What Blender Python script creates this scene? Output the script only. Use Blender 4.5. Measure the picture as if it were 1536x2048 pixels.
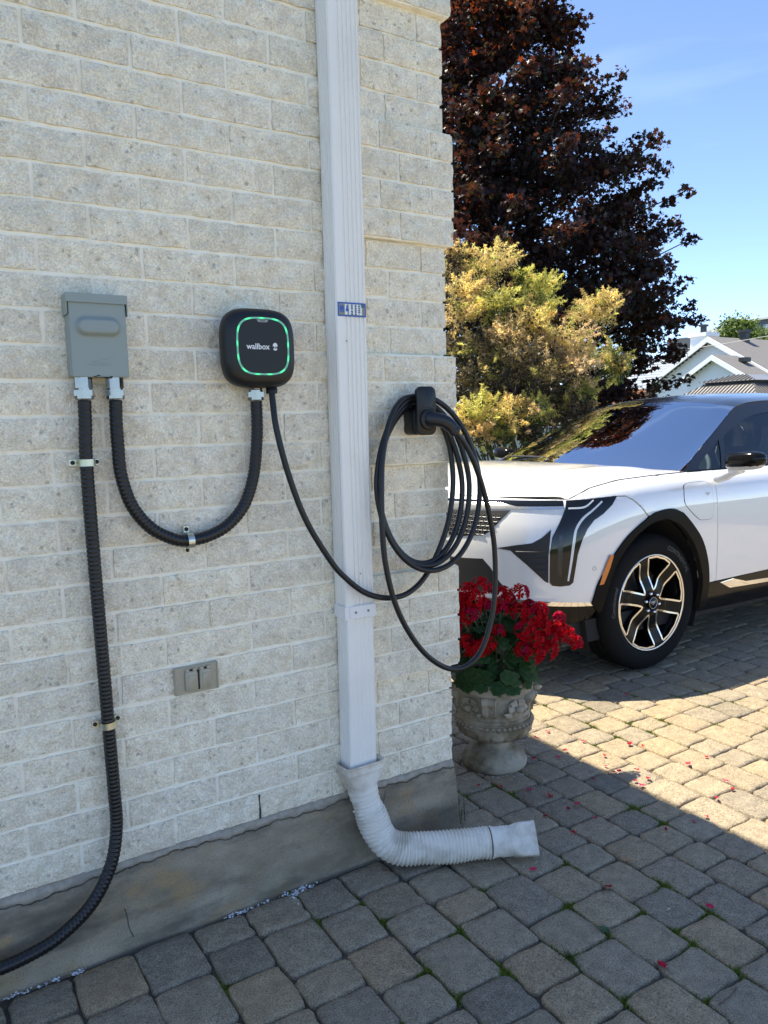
import bpy, math, random
import numpy as np
from mathutils import Vector, Matrix, geometry
random.seed(7); rng = np.random.default_rng(7)
R = math.radians
scene = bpy.context.scene
for o in list(bpy.data.objects): bpy.data.objects.remove(o)

# ------------------------------------------------------------------ camera
CAM = np.array([0.0, -2.03, 1.38])
PITCH, ROLL, YAW = 0.114628, 0.0255682, 1.0176859
def cam_axes(p, r, y):
    f = np.array([math.cos(y)*math.cos(p), math.sin(y)*math.cos(p), -math.sin(p)])
    rt = np.array([math.sin(y), -math.cos(y), 0.0]); dn = np.cross(f, rt)
    c, s = math.cos(r), math.sin(r)
    return c*rt + s*dn, -s*rt + c*dn, f
AX, AY, AZ = cam_axes(PITCH, ROLL, YAW)
cd = bpy.data.cameras.new('camera'); cam = bpy.data.objects.new('camera', cd)
scene.collection.objects.link(cam)
cam.matrix_world = Matrix([[AX[i], -AY[i], -AZ[i], CAM[i]] for i in range(3)] + [[0, 0, 0, 1]])
cd.sensor_fit = 'VERTICAL'; cd.sensor_height = 36; cd.sensor_width = 27; cd.lens = 27.003
cd.clip_start = .05; cd.clip_end = 3000
scene.camera = cam
scene.render.resolution_x = 768; scene.render.resolution_y = 1024

# ------------------------------------------------------------------ sky and sun
SUN_DIR = Vector((-.205, .40, 1.0)).normalized()          # towards the sun
w = bpy.data.worlds.new('World'); scene.world = w; w.use_nodes = True
nt = w.node_tree; nt.nodes.clear()
wo = nt.nodes.new('ShaderNodeOutputWorld'); bg = nt.nodes.new('ShaderNodeBackground')
sky = nt.nodes.new('ShaderNodeTexSky'); sky.sky_type = 'NISHITA'; sky.sun_disc = False
sky.sun_elevation = math.asin(SUN_DIR.z); sky.sun_rotation = math.atan2(SUN_DIR.x, SUN_DIR.y)
sky.altitude = 50; sky.air_density = .50; sky.dust_density = .10; sky.ozone_density = 1.4
tc = nt.nodes.new('ShaderNodeTexCoord'); mp = nt.nodes.new('ShaderNodeMapping')
mp.inputs['Scale'].default_value = (1.2, 1.2, 7.0); mp.inputs['Rotation'].default_value = (.12, -.1, .5)
cn = nt.nodes.new('ShaderNodeTexNoise'); cn.inputs['Scale'].default_value = 1.7; cn.inputs['Detail'].default_value = 6; cn.inputs['Roughness'].default_value = .5
cr = nt.nodes.new('ShaderNodeMapRange'); cr.inputs['From Min'].default_value = .56; cr.inputs['From Max'].default_value = .82; cr.inputs['To Max'].default_value = .12
mx = nt.nodes.new('ShaderNodeMix'); mx.data_type = 'RGBA'; mx.inputs['B'].default_value = (5.6, 6.4, 7.2, 1)
nt.links.new(tc.outputs['Generated'], mp.inputs['Vector']); nt.links.new(mp.outputs[0], cn.inputs['Vector'])
nt.links.new(cn.outputs['Fac'], cr.inputs['Value']); nt.links.new(cr.outputs[0], mx.inputs['Factor'])
nt.links.new(sky.outputs[0], mx.inputs['A']); nt.links.new(mx.outputs['Result'], bg.inputs['Color'])
bg.inputs['Strength'].default_value = .145
nt.links.new(bg.outputs[0], wo.inputs['Surface'])
sl = bpy.data.lights.new('sun', 'SUN'); sl.energy = 4.3; sl.angle = R(.53); sl.color = (1, .90, .72)
sun = bpy.data.objects.new('sun', sl); scene.collection.objects.link(sun)
sun.rotation_euler = SUN_DIR.to_track_quat('Z', 'Y').to_euler(); sun.location = (0, 0, 30)
vs = scene.view_settings; vs.view_transform = 'Standard'; vs.look = 'None'; vs.exposure = 1.40; vs.gamma = 1
scene.render.engine = 'CYCLES'

# ------------------------------------------------------------------ helpers
COL = scene.collection
def mesh(name, V, Fc, mat=None, smooth=True, normals=None):
    me = bpy.data.meshes.new(name)
    me.from_pydata([tuple(map(float, v)) for v in V], [], [tuple(map(int, f)) for f in Fc]); me.update()
    if smooth: me.polygons.foreach_set('use_smooth', [True]*len(me.polygons))
    if mat: me.materials.append(mat)
    if normals is not None: me.normals_split_custom_set_from_vertices([tuple(map(float, n)) for n in normals])
    return me
def fast_mesh(name, V, tris_n, Fidx, mat, cols=None):
    """V (n,3); Fidx (m,k) all same corner count"""
    me = bpy.data.meshes.new(name); V = np.asarray(V, np.float32); Fidx = np.asarray(Fidx, np.int32)
    m, k = Fidx.shape
    me.vertices.add(len(V)); me.vertices.foreach_set('co', V.ravel())
    me.loops.add(m*k); me.loops.foreach_set('vertex_index', Fidx.ravel())
    me.polygons.add(m); me.polygons.foreach_set('loop_start', np.arange(m, dtype=np.int32)*k)
    me.update(calc_edges=True)
    if cols is not None:
        ca = me.color_attributes.new('tint', 'FLOAT_COLOR', 'POINT'); ca.data.foreach_set('color', np.asarray(cols, np.float32).ravel())
    me.materials.append(mat); me.validate(); return me
WM = {}
def link(name, me, parent=None, loc=None, rot=None):
    """loc / rot are in world space; parts keep world coordinates under their parent"""
    o = bpy.data.objects.new(name, me); COL.objects.link(o)
    if loc is not None: o.location = loc
    if rot is not None: o.rotation_euler = rot
    WM[o.name] = o.matrix_basis.copy()
    if parent is not None:
        o.parent = parent; o.matrix_parent_inverse = WM[parent.name].inverted()
    return o
def tag(o, label, cat, group=None, kind=None):
    if label: o['label'] = label
    if cat: o['category'] = cat
    if group: o['group'] = group
    if kind: o['kind'] = kind
    return o
def thing(name, label, cat, loc, group=None):
    o = bpy.data.objects.new(name, None); COL.objects.link(o); o.location = loc
    o.empty_display_size = .05
    WM[o.name] = Matrix.Translation(Vector(loc))
    return tag(o, label, cat, group)
def part(name, VF, mat, parent, smooth=True, loc=None, rot=None, normals=None):
    V, Fc = VF[:2]
    return link(name, mesh(name, V, Fc, mat, smooth, normals), parent, loc, rot)
def join(*vfs):
    V = []; Fc = []
    for v, f in vfs:
        n = len(V); V += [tuple(p) for p in v]; Fc += [tuple(i+n for i in q) for q in f]
    return V, Fc
def xf(vf, M):
    return [tuple(M @ Vector(v)) for v in vf[0]], vf[1]
def box(x0, x1, y0, y1, z0, z1, b=0):
    """box, with chamfered edges when b>0"""
    if b <= 0:
        V = [(x, y, z) for x in (x0, x1) for y in (y0, y1) for z in (z0, z1)]
        return V, [(0, 1, 3, 2), (4, 6, 7, 5), (0, 4, 5, 1), (2, 3, 7, 6), (0, 2, 6, 4), (1, 5, 7, 3)]
    V = []; idx = {}
    X, Y, Z = (x0, x1), (y0, y1), (z0, z1)
    for i in (0, 1):
        for j in (0, 1):
            for k in (0, 1):
                sx, sy, sz = (b, -b)[i], (b, -b)[j], (b, -b)[k]
                for a, p in enumerate(((X[i], Y[j]+sy, Z[k]+sz), (X[i]+sx, Y[j], Z[k]+sz), (X[i]+sx, Y[j]+sy, Z[k]))):
                    idx[i, j, k, a] = len(V); V.append(p)
    g = lambda *t: idx[t]; Fc = []
    for i in (0, 1):
        q = [g(i, 0, 0, 0), g(i, 1, 0, 0), g(i, 1, 1, 0), g(i, 0, 1, 0)]; Fc.append(q if i else q[::-1])
        q = [g(0, i, 0, 1), g(1, i, 0, 1), g(1, i, 1, 1), g(0, i, 1, 1)]; Fc.append(q[::-1] if i else q)
        q = [g(0, 0, i, 2), g(1, 0, i, 2), g(1, 1, i, 2), g(0, 1, i, 2)]; Fc.append(q if i else q[::-1])
    for i in (0, 1):
        for j in (0, 1):
            q = [g(i, j, 0, 0), g(i, j, 0, 1), g(i, j, 1, 1), g(i, j, 1, 0)]; Fc.append(q if i == j else q[::-1])
            q = [g(i, 0, j, 0), g(i, 0, j, 2), g(i, 1, j, 2), g(i, 1, j, 0)]; Fc.append(q[::-1] if i == j else q)
            q = [g(0, i, j, 1), g(0, i, j, 2), g(1, i, j, 2), g(1, i, j, 1)]; Fc.append(q if i == j else q[::-1])
            for k in (0, 1):
                q = [g(i, j, k, 0), g(i, j, k, 1), g(i, j, k, 2)]; Fc.append(q if (i+j+k) % 2 else q[::-1])
    return V, Fc
def crs(P, n=12):
    P = np.asarray(P, float); Q = np.vstack([2*P[0]-P[1], P, 2*P[-1]-P[-2]]); o = []
    for i in range(1, len(Q)-2):
        a, b, c, d = Q[i-1:i+3]
        for t in np.arange(n)/n:
            o.append(.5*((2*b)+(c-a)*t+(2*a-5*b+4*c-d)*t*t+(3*b-a-3*c+d)*t**3))
    o.append(P[-1]); return np.array(o)
def resample(P, step):
    s = np.concatenate([[0], np.cumsum(np.linalg.norm(np.diff(P, axis=0), axis=1))])
    n = max(2, int(round(s[-1]/step))+1); t = np.linspace(0, s[-1], n)
    return np.stack([np.interp(t, s, P[:, i]) for i in range(P.shape[1])], 1), t
def sweep(P, prof, closed=False, cap=True, up=None):
    """prof(i) -> (k,2) cross-section points at path index i; parallel transport frames"""
    P = np.asarray(P, float); n = len(P); T = np.gradient(P, axis=0); T /= np.linalg.norm(T, axis=1)[:, None]
    u = np.array(up if up is not None else ((0, 0, 1) if abs(T[0][2]) < .9 else (1, 0, 0)), float); V = []; Fc = []; k = None
    for i in range(n):
        u = u-T[i]*u.dot(T[i]); u /= np.linalg.norm(u); v = np.cross(T[i], u)
        c = prof(i); k = len(c)
        for a, b in c: V.append(P[i]+u*a+v*b)
    for i in range(n-1):
        for j in range(k):
            j2 = (j+1) % k; Fc.append((i*k+j, i*k+j2, (i+1)*k+j2, (i+1)*k+j))
    if cap:
        Fc.append(tuple(range(k))[::-1]); Fc.append(tuple((n-1)*k+j for j in range(k)))
    return [tuple(p) for p in V], Fc
def circ(r, k=12, ph=0): return [(r*math.cos(2*math.pi*j/k+ph), r*math.sin(2*math.pi*j/k+ph)) for j in range(k)]
def tube(P, r, k=12, cap=True, up=None):
    if np.isscalar(r): return sweep(P, lambda i: circ(r, k), cap=cap, up=up)
    return sweep(P, lambda i: circ(r[i], k), cap=cap, up=up)
def superell(a, b, e, k=32):
    o = []
    for j in range(k):
        t = 2*math.pi*j/k; c, s = math.cos(t), math.sin(t)
        o.append((a*math.copysign(abs(c)**(2/e), c), b*math.copysign(abs(s)**(2/e), s)))
    return o
def lathe(prof, k=32, cx=0, cy=0, mod=None):
    V = []; Fc = []
    for i, (r, z) in enumerate(prof):
        for j in range(k):
            t = 2*math.pi*j/k; rr = r if mod is None else mod(i, r, t)
            V.append((cx+rr*math.cos(t), cy+rr*math.sin(t), z))
    for i in range(len(prof)-1):
        for j in range(k):
            j2 = (j+1) % k; Fc.append((i*k+j, i*k+j2, (i+1)*k+j2, (i+1)*k+j))
    return V, Fc
def rrect(x0, x1, z0, z1, r, n=5):
    o = []
    for cx, cz, a in ((x1-r, z1-r, 0), (x0+r, z1-r, 90), (x0+r, z0+r, 180), (x1-r, z0+r, 270)):
        for i in range(n+1):
            t = R(a+90*i/n); o.append((cx+r*math.cos(t), cz+r*math.sin(t)))
    return o
def slab(poly, y0, y1, b=0):
    """prism of an (x,z) polygon facing -y from y1 (back) to y0 (front, smaller y), bevelled front"""
    k = len(poly); c = np.mean(poly, axis=0)
    ins = [tuple(np.array(p)+(c-np.array(p))/max(1e-6, np.linalg.norm(c-np.array(p)))*b) for p in poly]
    V = [(p[0], y1, p[1]) for p in poly]+[(p[0], y0+b, p[1]) for p in poly]+[(p[0], y0, p[1]) for p in ins]
    Fc = []
    for r_ in (0, 1):
        for j in range(k):
            j2 = (j+1) % k; Fc.append((r_*k+j, r_*k+j2, (r_+1)*k+j2, (r_+1)*k+j))
    Fc.append(tuple(2*k+j for j in range(k))); Fc.append(tuple(range(k))[::-1])
    return V, [f[::-1] for f in Fc]
def text_vf(s, size, bold=0, extrude=0.0, res=3):
    cu = bpy.data.curves.new('lettering', 'FONT'); cu.body = s; cu.size = size; cu.offset = bold; cu.extrude = extrude
    cu.align_x = 'CENTER'; cu.align_y = 'CENTER'; cu.resolution_u = res
    o = bpy.data.objects.new('lettering', cu); COL.objects.link(o)
    dg = bpy.context.evaluated_depsgraph_get(); dg.update(); me = bpy.data.meshes.new_from_object(o.evaluated_get(dg))
    V = [tuple(v.co) for v in me.vertices]; Fc = [tuple(p.vertices) for p in me.polygons]
    bpy.data.objects.remove(o); bpy.data.curves.remove(cu); bpy.data.meshes.remove(me)
    return V, Fc
def copy_tree(o, parent=None):
    c = o.copy(); COL.objects.link(c)
    if parent is not None: c.parent = parent; c.matrix_parent_inverse = o.matrix_parent_inverse.copy()
    for ch in list(o.children): copy_tree(ch, c)
    return c

# ------------------------------------------------------------------ materials
def base_mat(name):
    m = bpy.data.materials.new(name); m.use_nodes = True; t = m.node_tree
    return m, t, t.nodes['Principled BSDF'], lambda ty: t.nodes.new(ty), t.links.new
def M(name, col, rough=.6, metal=0, var=None, bump=None, coat=0, spec=None, emit=None, vec='Object', rnd=0):
    """var=(col2, scale, lo, hi); bump=(scale, strength, distance); rnd = brightness spread per object"""
    m, t, p, N, L = base_mat(name)
    p.inputs['Base Color'].default_value = (*col, 1); p.inputs['Roughness'].default_value = rough; p.inputs['Metallic'].default_value = metal
    p.inputs['Coat Weight'].default_value = coat; p.inputs['Coat Roughness'].default_value = .04
    if spec is not None: p.inputs['Specular IOR Level'].default_value = spec
    if emit: p.inputs['Emission Color'].default_value = (*emit[0], 1); p.inputs['Emission Strength'].default_value = emit[1]
    tcn = N('ShaderNodeTexCoord'); out = None
    if var:
        n = N('ShaderNodeTexNoise'); n.inputs['Scale'].default_value = var[1]; n.inputs['Detail'].default_value = 7; n.inputs['Roughness'].default_value = .62
        L(tcn.outputs[vec], n.inputs['Vector'])
        mr = N('ShaderNodeMapRange'); mr.inputs['From Min'].default_value = var[2]; mr.inputs['From Max'].default_value = var[3]; L(n.outputs['Fac'], mr.inputs['Value'])
        mi = N('ShaderNodeMix'); mi.data_type = 'RGBA'; mi.inputs['A'].default_value = (*col, 1); mi.inputs['B'].default_value = (*var[0], 1)
        L(mr.outputs[0], mi.inputs['Factor']); out = mi.outputs['Result']
    if rnd:
        oi = N('ShaderNodeObjectInfo'); mr2 = N('ShaderNodeMapRange'); mr2.inputs['To Min'].default_value = 1-rnd; mr2.inputs['To Max'].default_value = 1+rnd
        L(oi.outputs['Random'], mr2.inputs['Value']); vm = N('ShaderNodeVectorMath'); vm.operation = 'SCALE'
        if out is None: vm.inputs[0].default_value = col
        else: L(out, vm.inputs[0])
        L(mr2.outputs[0], vm.inputs['Scale']); out = vm.outputs[0]
    if out is not None: L(out, p.inputs['Base Color'])
    if bump:
        n2 = N('ShaderNodeTexNoise'); n2.inputs['Scale'].default_value = bump[0]; n2.inputs['Detail'].default_value = 5; L(tcn.outputs[vec], n2.inputs['Vector'])
        b = N('ShaderNodeBump'); b.inputs['Strength'].default_value = bump[1]; b.inputs['Distance'].default_value = bump[2]
        L(n2.outputs['Fac'], b.inputs['Height']); L(b.outputs[0], p.inputs['Normal'])
    return m
def stone_mat(name, ca, cb, speck, island=False, tints=None, rough=.9, bscale=70, bdist=.004, bstr=.7, speckscale=140, speckamt=.8, big=0, speckgate=.72, relief=1.0, finec=.2, tone=(.36, .64)):
    """cast stone: two-tone noise, aggregate specks, fine relief, colour differing from piece to piece"""
    m, t, p, N, L = base_mat(name); p.inputs['Roughness'].default_value = rough; p.inputs['Specular IOR Level'].default_value = .25
    if island:
        g = N('ShaderNodeNewGeometry'); rnd = g.outputs['Random Per Island']
    else:
        oi = N('ShaderNodeObjectInfo'); rnd = oi.outputs['Random']
    tcn = N('ShaderNodeTexCoord'); cm = N('ShaderNodeMath'); cm.operation = 'MULTIPLY'; cm.inputs[1].default_value = 53.7; L(rnd, cm.inputs[0])
    va = N('ShaderNodeVectorMath'); va.operation = 'ADD'; L(tcn.outputs['Object'], va.inputs[0]); L(cm.outputs[0], va.inputs[1]); vec = va.outputs[0]
    def noise(s, d=6, r=.6):
        n = N('ShaderNodeTexNoise'); n.inputs['Scale'].default_value = s; n.inputs['Detail'].default_value = d; n.inputs['Roughness'].default_value = r; L(vec, n.inputs['Vector']); return n.outputs['Fac']
    def rng_(x, a, b, c=0, d=1):
        r_ = N('ShaderNodeMapRange'); r_.inputs['From Min'].default_value = a; r_.inputs['From Max'].default_value = b; r_.inputs['To Min'].default_value = c; r_.inputs['To Max'].default_value = d; L(x, r_.inputs['Value']); return r_.outputs[0]
    def mix(f, a, b, mode='MIX'):
        i = N('ShaderNodeMix'); i.data_type = 'RGBA'; i.blend_type = mode
        if isinstance(f, float): i.inputs['Factor'].default_value = f
        else: L(f, i.inputs['Factor'])
        for s, x in (('A', a), ('B', b)):
            if isinstance(x, tuple): i.inputs[s].default_value = (*x, 1)
            else: L(x, i.inputs[s])
        return i.outputs['Result']
    c = mix(rng_(noise(26, 7, .7), *tone), ca, cb)
    if tints:
        cr_ = N('ShaderNodeValToRGB'); cr_.color_ramp.interpolation = 'LINEAR'
        while len(cr_.color_ramp.elements) < len(tints): cr_.color_ramp.elements.new(.5)
        for i, tn in enumerate(tints):
            cr_.color_ramp.elements[i].position = i/(len(tints)-1); cr_.color_ramp.elements[i].color = (*tn, 1)
        wn = N('ShaderNodeTexWhiteNoise'); wn.noise_dimensions = '1D'; L(cm.outputs[0], wn.inputs['W']); L(wn.outputs['Value'], cr_.inputs['Fac'])
        c = mix(1.0, c, cr_.outputs['Color'], 'MULTIPLY')
    if big:
        c = mix(rng_(noise(5, 4, .6), .45, .7, 0, big), c, (ca[0]*.80, ca[1]*.77, ca[2]*.70))
    dn = N('ShaderNodeTexNoise'); dn.inputs['Scale'].default_value = speckscale*1.3; dn.inputs['Detail'].default_value = 3; L(vec, dn.inputs['Vector'])
    ds_ = N('ShaderNodeVectorMath'); ds_.operation = 'MULTIPLY_ADD'; ds_.inputs[1].default_value = (1.6/speckscale,)*3; L(dn.outputs['Color'], ds_.inputs[0]); L(vec, ds_.inputs[2])
    fine = rng_(noise(speckscale*2.6, 3, .65), .32, .68, 1-finec, 1+finec)
    fm_ = N('ShaderNodeVectorMath'); fm_.operation = 'SCALE'; L(c, fm_.inputs[0]); L(fine, fm_.inputs['Scale']); c = fm_.outputs[0]
    vo = N('ShaderNodeTexVoronoi'); vo.inputs['Scale'].default_value = speckscale; L(ds_.outputs[0], vo.inputs['Vector'])
    sep = N('ShaderNodeSeparateColor'); L(vo.outputs['Color'], sep.inputs[0])
    gate = N('ShaderNodeMath'); gate.operation = 'GREATER_THAN'; gate.inputs[1].default_value = speckgate; L(sep.outputs[0], gate.inputs[0])
    sz = rng_(vo.outputs['Distance'], .22, .52, 1, 0); mu = N('ShaderNodeMath'); mu.operation = 'MULTIPLY'; L(gate.outputs[0], mu.inputs[0]); L(sz, mu.inputs[1])
    mu2 = N('ShaderNodeMath'); mu2.operation = 'MULTIPLY'; mu2.inputs[1].default_value = speckamt; L(mu.outputs[0], mu2.inputs[0])
    c = mix(mu2.outputs[0], c, speck); L(c, p.inputs['Base Color'])
    ad = N('ShaderNodeMath'); ad.operation = 'ADD'; L(noise(bscale, 6, .65), ad.inputs[0]); L(rng_(noise(bscale*.30, 5, .62), .3, .7, 0, relief), ad.inputs[1])
    b = N('ShaderNodeBump'); b.inputs['Strength'].default_value = bstr; b.inputs['Distance'].default_value = bdist
    L(ad.outputs[0], b.inputs['Height']); L(b.outputs[0], p.inputs['Normal'])
    return m
def leaf_mat(name, transl=.4, rough=.45, spec=.5, trans_gain=(1.6, 1.1, .7)):
    m, t, p, N, L = base_mat(name); a = N('ShaderNodeAttribute'); a.attribute_name = 'tint'
    L(a.outputs['Color'], p.inputs['Base Color']); p.inputs['Roughness'].default_value = rough; p.inputs['Specular IOR Level'].default_value = spec
    tr = N('ShaderNodeBsdfTranslucent'); vm = N('ShaderNodeVectorMath'); vm.operation = 'MULTIPLY'; vm.inputs[1].default_value = trans_gain
    L(a.outputs['Color'], vm.inputs[0]); L(vm.outputs[0], tr.inputs['Color'])
    mxs = N('ShaderNodeMixShader'); mxs.inputs[0].default_value = transl; L(p.outputs[0], mxs.inputs[1]); L(tr.outputs[0], mxs.inputs[2])
    L(mxs.outputs[0], t.nodes['Material Output'].inputs['Surface']); return m
def glass_mat(name, tint, ior=1.6, rough=0.0, refl=(.95, .97, 1)):
    m, t, p, N, L = base_mat(name); t.nodes.remove(p)
    fr = N('ShaderNodeFresnel'); fr.inputs['IOR'].default_value = ior
    tr = N('ShaderNodeBsdfTransparent'); tr.inputs['Color'].default_value = (*tint, 1)
    gl = N('ShaderNodeBsdfGlossy'); gl.inputs['Roughness'].default_value = rough; gl.inputs['Color'].default_value = (*refl, 1)
    mxs = N('ShaderNodeMixShader'); L(fr.outputs[0], mxs.inputs[0]); L(tr.outputs[0], mxs.inputs[1]); L(gl.outputs[0], mxs.inputs[2])
    L(mxs.outputs[0], t.nodes['Material Output'].inputs['Surface']); return m
# ================================================================== the ground
lawn_m = M('lawn', (.07, .10, .03), .95, var=((.11, .12, .04), 3, .35, .65), bump=(40, .6, .02))
sand_m = M('joint_sand', (.07, .062, .048), 1, var=((.12, .107, .085), 30, .4, .65), bump=(160, .8, .004))
gv = [(-900, -900, -.03), (900, -900, -.03), (900, 900, -.03), (-900, 900, -.03)]
g = link('ground', mesh('ground', gv, [(0, 1, 2, 3)], lawn_m)); tag(g, 'green lawn beyond the paved driveway', 'lawn', kind='structure')
drive = link('driveway', mesh('driveway', [(-5, -9, -.012), (10.5, -9, -.012), (10.5, 3.2, -.012), (-5, 3.2, -.012)], [(0, 1, 2, 3)], sand_m))
tag(drive, 'driveway of grey and beige tumbled concrete pavers', 'driveway', kind='structure')

PT = [(1, 1, 1), (1.03, 1.0, .97), (.88, .89, .92), (1.12, 1.04, .92), (.96, .96, .96), (1.07, 1.02, .97), (.78, .80, .85), (1.20, 1.08, .92), (.70, .72, .77)]
pav_m = stone_mat('paver_stone', (.272, .230, .166), (.385, .326, .232), (.10, .088, .066), tints=PT, bscale=120, bdist=.006, bstr=.9, speckscale=115, speckamt=.45, speckgate=.84, finec=.55)
pav_im = stone_mat('paver_stone_far', (.272, .230, .166), (.385, .326, .232), (.10, .088, .066), island=True, tints=PT, bscale=120, bdist=.006, bstr=.9, speckscale=115, speckamt=.45, speckgate=.84, finec=.55)
def paver_vf(wx, wy, seed):
    r_ = random.Random(seed); hx, hy = wx/2, wy/2; rc = .0155; out = []
    pts = rrect(-hx, hx, -hy, hy, rc, 2)
    dense = []
    for i, p in enumerate(pts):
        q = pts[(i+1) % len(pts)]; dense.append(p)
        if math.dist(p, q) > .05:
            for t in (.33, .66): dense.append((p[0]+(q[0]-p[0])*t, p[1]+(q[1]-p[1])*t))
    j = lambda s: r_.uniform(-s, s)
    A = [(x+j(.0034), y+j(.0034)) for x, y in dense]; k = len(A)
    V = [(x*1.015, y*1.015, -.035) for x, y in A]+[(x, y, -.0055+j(.0015)) for x, y in A]
    V += [(x*(1-.0045/hx)+j(.0012), y*(1-.0045/hy)+j(.0012), -.0003+j(.0006)) for x, y in A]
    V += [(x*.72, y*.72, .0006+j(.0007)) for x, y in A]
    Fc = []
    for r0 in range(3):
        for i in range(k):
            i2 = (i+1) % k; Fc.append((r0*k+i, r0*k+i2, (r0+1)*k+i2, (r0+1)*k+i))
    Fc.append(tuple(3*k+i for i in range(k)))
    return V, Fc
XL = [-.37, -.215, -.06, .095, .25, .405, .56, .715, .87, 1.02, 1.18, 1.343, 1.50, 1.655, 1.807, 1.96, 2.10, 2.23, 2.38, 2.533]
while XL[-1] < 8.6: XL.append(XL[-1]+.152)
while XL[0] > -1.6: XL.insert(0, XL[0]-.155)
FIX = {1.655: (-.464, [.173, .150, .180]), 1.50: (-.390, [.157, .135, .165, .140]), 1.343: (-.40, [.145, .16, .185])}
LENS = [.118, .132, .142, .150, .158, .172, .192]
def onscreen(x, y, z=0):
    d = np.array([x, y, z])-CAM; wz = d@AZ
    if wz < .3: return None
    return 768+1536*(d@AX)/wz, 1024+1536*(d@AY)/wz, wz
pavs = []
for xi in range(len(XL)-1):
    x0, x1 = XL[xi], XL[xi+1]; r_ = random.Random(100+xi); y = 3.15 if x0 > 1.49 else -.043-r_.uniform(0, .008)
    start = FIX.get(x0)
    ylist = []
    if start and x0 > 1.49:
        yy = start[0]
        while yy < 3.1: l = r_.choice(LENS); ylist.append((yy, yy+l)); yy += l
        yy = start[0]
        for l in start[1]: ylist.append((yy-l, yy)); yy -= l
        y = yy
    while y > -2.6:
        l = r_.choice(LENS); ylist.append((y-l, y)); y -= l
    for a, b in ylist:
        cx, cy = (x0+x1)/2, (a+b)/2
        if x0 < 1.45 and b > -.03: continue
        s = onscreen(cx, cy)
        vis = s is not None and -60 < s[0] < 1596 and 800 < s[1] < 2110
        # what the house corner hides
        area = (l*(x1-x0))/(s[2]**2) if s else 0
        pavs.append((vis, s[2] if s else 99, cx, cy, x1-x0, b-a))
CORN = [(p[2]+s_*p[4]/2, p[3]+p[5]/2) for p in pavs for s_ in (-1, 1)]
pavs.sort(key=lambda p: (not p[0], p[1]))
pcache = {}; rest = []
for i, (vis, dist, cx, cy, wx, wy) in enumerate(pavs):
    tint = random.uniform(-.02, .02); rz = random.gauss(0, .012); z = random.uniform(-.002, .0025)
    key = (round(wx, 2), round(wy, 3), random.randrange(3))
    if key not in pcache: pcache[key] = paver_vf(key[0]-.006, key[1]-.006, hash(key) % 9999)
    if vis and i < 296:
        if key+('m',) not in pcache: pcache[key+('m',)] = mesh('paver', *pcache[key], pav_m)
        link('paver', pcache[key+('m',)], drive, (cx, cy, z), (random.gauss(0, .006), random.gauss(0, .006), rz))
    elif -1.7 < cx < 8.4:
        rest.append(xf(pcache[key], Matrix.Translation((cx, cy, z)) @ Matrix.Rotation(rz, 4, 'Z')))
for xi in range(len(XL)-1):                               # sunlit pavers behind the viewer
    y = -2.62
    while y > -8.8:
        l = random.choice(LENS)*1.0; cx, wx = (XL[xi]+XL[xi+1])/2, XL[xi+1]-XL[xi]
        rest.append(xf(box(-wx/2+.004, wx/2-.004, -l/2+.004, l/2-.004, -.03, 0, .006), Matrix.Translation((cx, y-l/2, random.uniform(-.002, .002))))); y -= l
V_, F_ = [], []
for v, f in rest:
    n = len(V_); V_ += v; F_ += [tuple(i+n for i in q) for q in f]
o = link('paver_field', mesh('paver_field', V_, F_, pav_im), drive); o['kind'] = 'stuff'

# ================================================================== the brick house
C0, Z0 = .085, 1.38+11.4646*.085                      # course height; z of joint k is Z0-k*C0
zk = lambda k: Z0-k*C0
HOUSE_H = 3.5
brick_m = stone_mat('split_face_brick', (.785, .70, .545), (.985, .912, .74), (.32, .29, .23), tints=[(1, 1, 1), (.93, .93, .92), (1.05, 1.04, 1.01), (.97, .965, .95), (1.02, 1.02, 1.03)], bscale=80, bdist=.008, bstr=.62, relief=1.9, finec=.22, tone=(.36, .62), speckscale=75, speckamt=.6, big=.12, speckgate=.92)
brick_im = stone_mat('split_face_brick_far', (.785, .70, .545), (.985, .912, .74), (.32, .29, .23), island=True, tints=[(1, 1, 1), (.93, .93, .92), (1.05, 1.04, 1.01)], bscale=80, bdist=.008, bstr=.62, relief=1.9, finec=.22, tone=(.36, .62), speckscale=75, speckamt=.6, big=.12, speckgate=.92)
mortar_m = M('mortar', (.985, .94, .81), .95, var=((.84, .765, .60), 22, .45, .78), bump=(120, .7, .003))
house = thing('brick_house', 'pale split-face brick house wall with projecting corner blocks and concrete foundation', 'house', (0, 3, 0))
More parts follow.
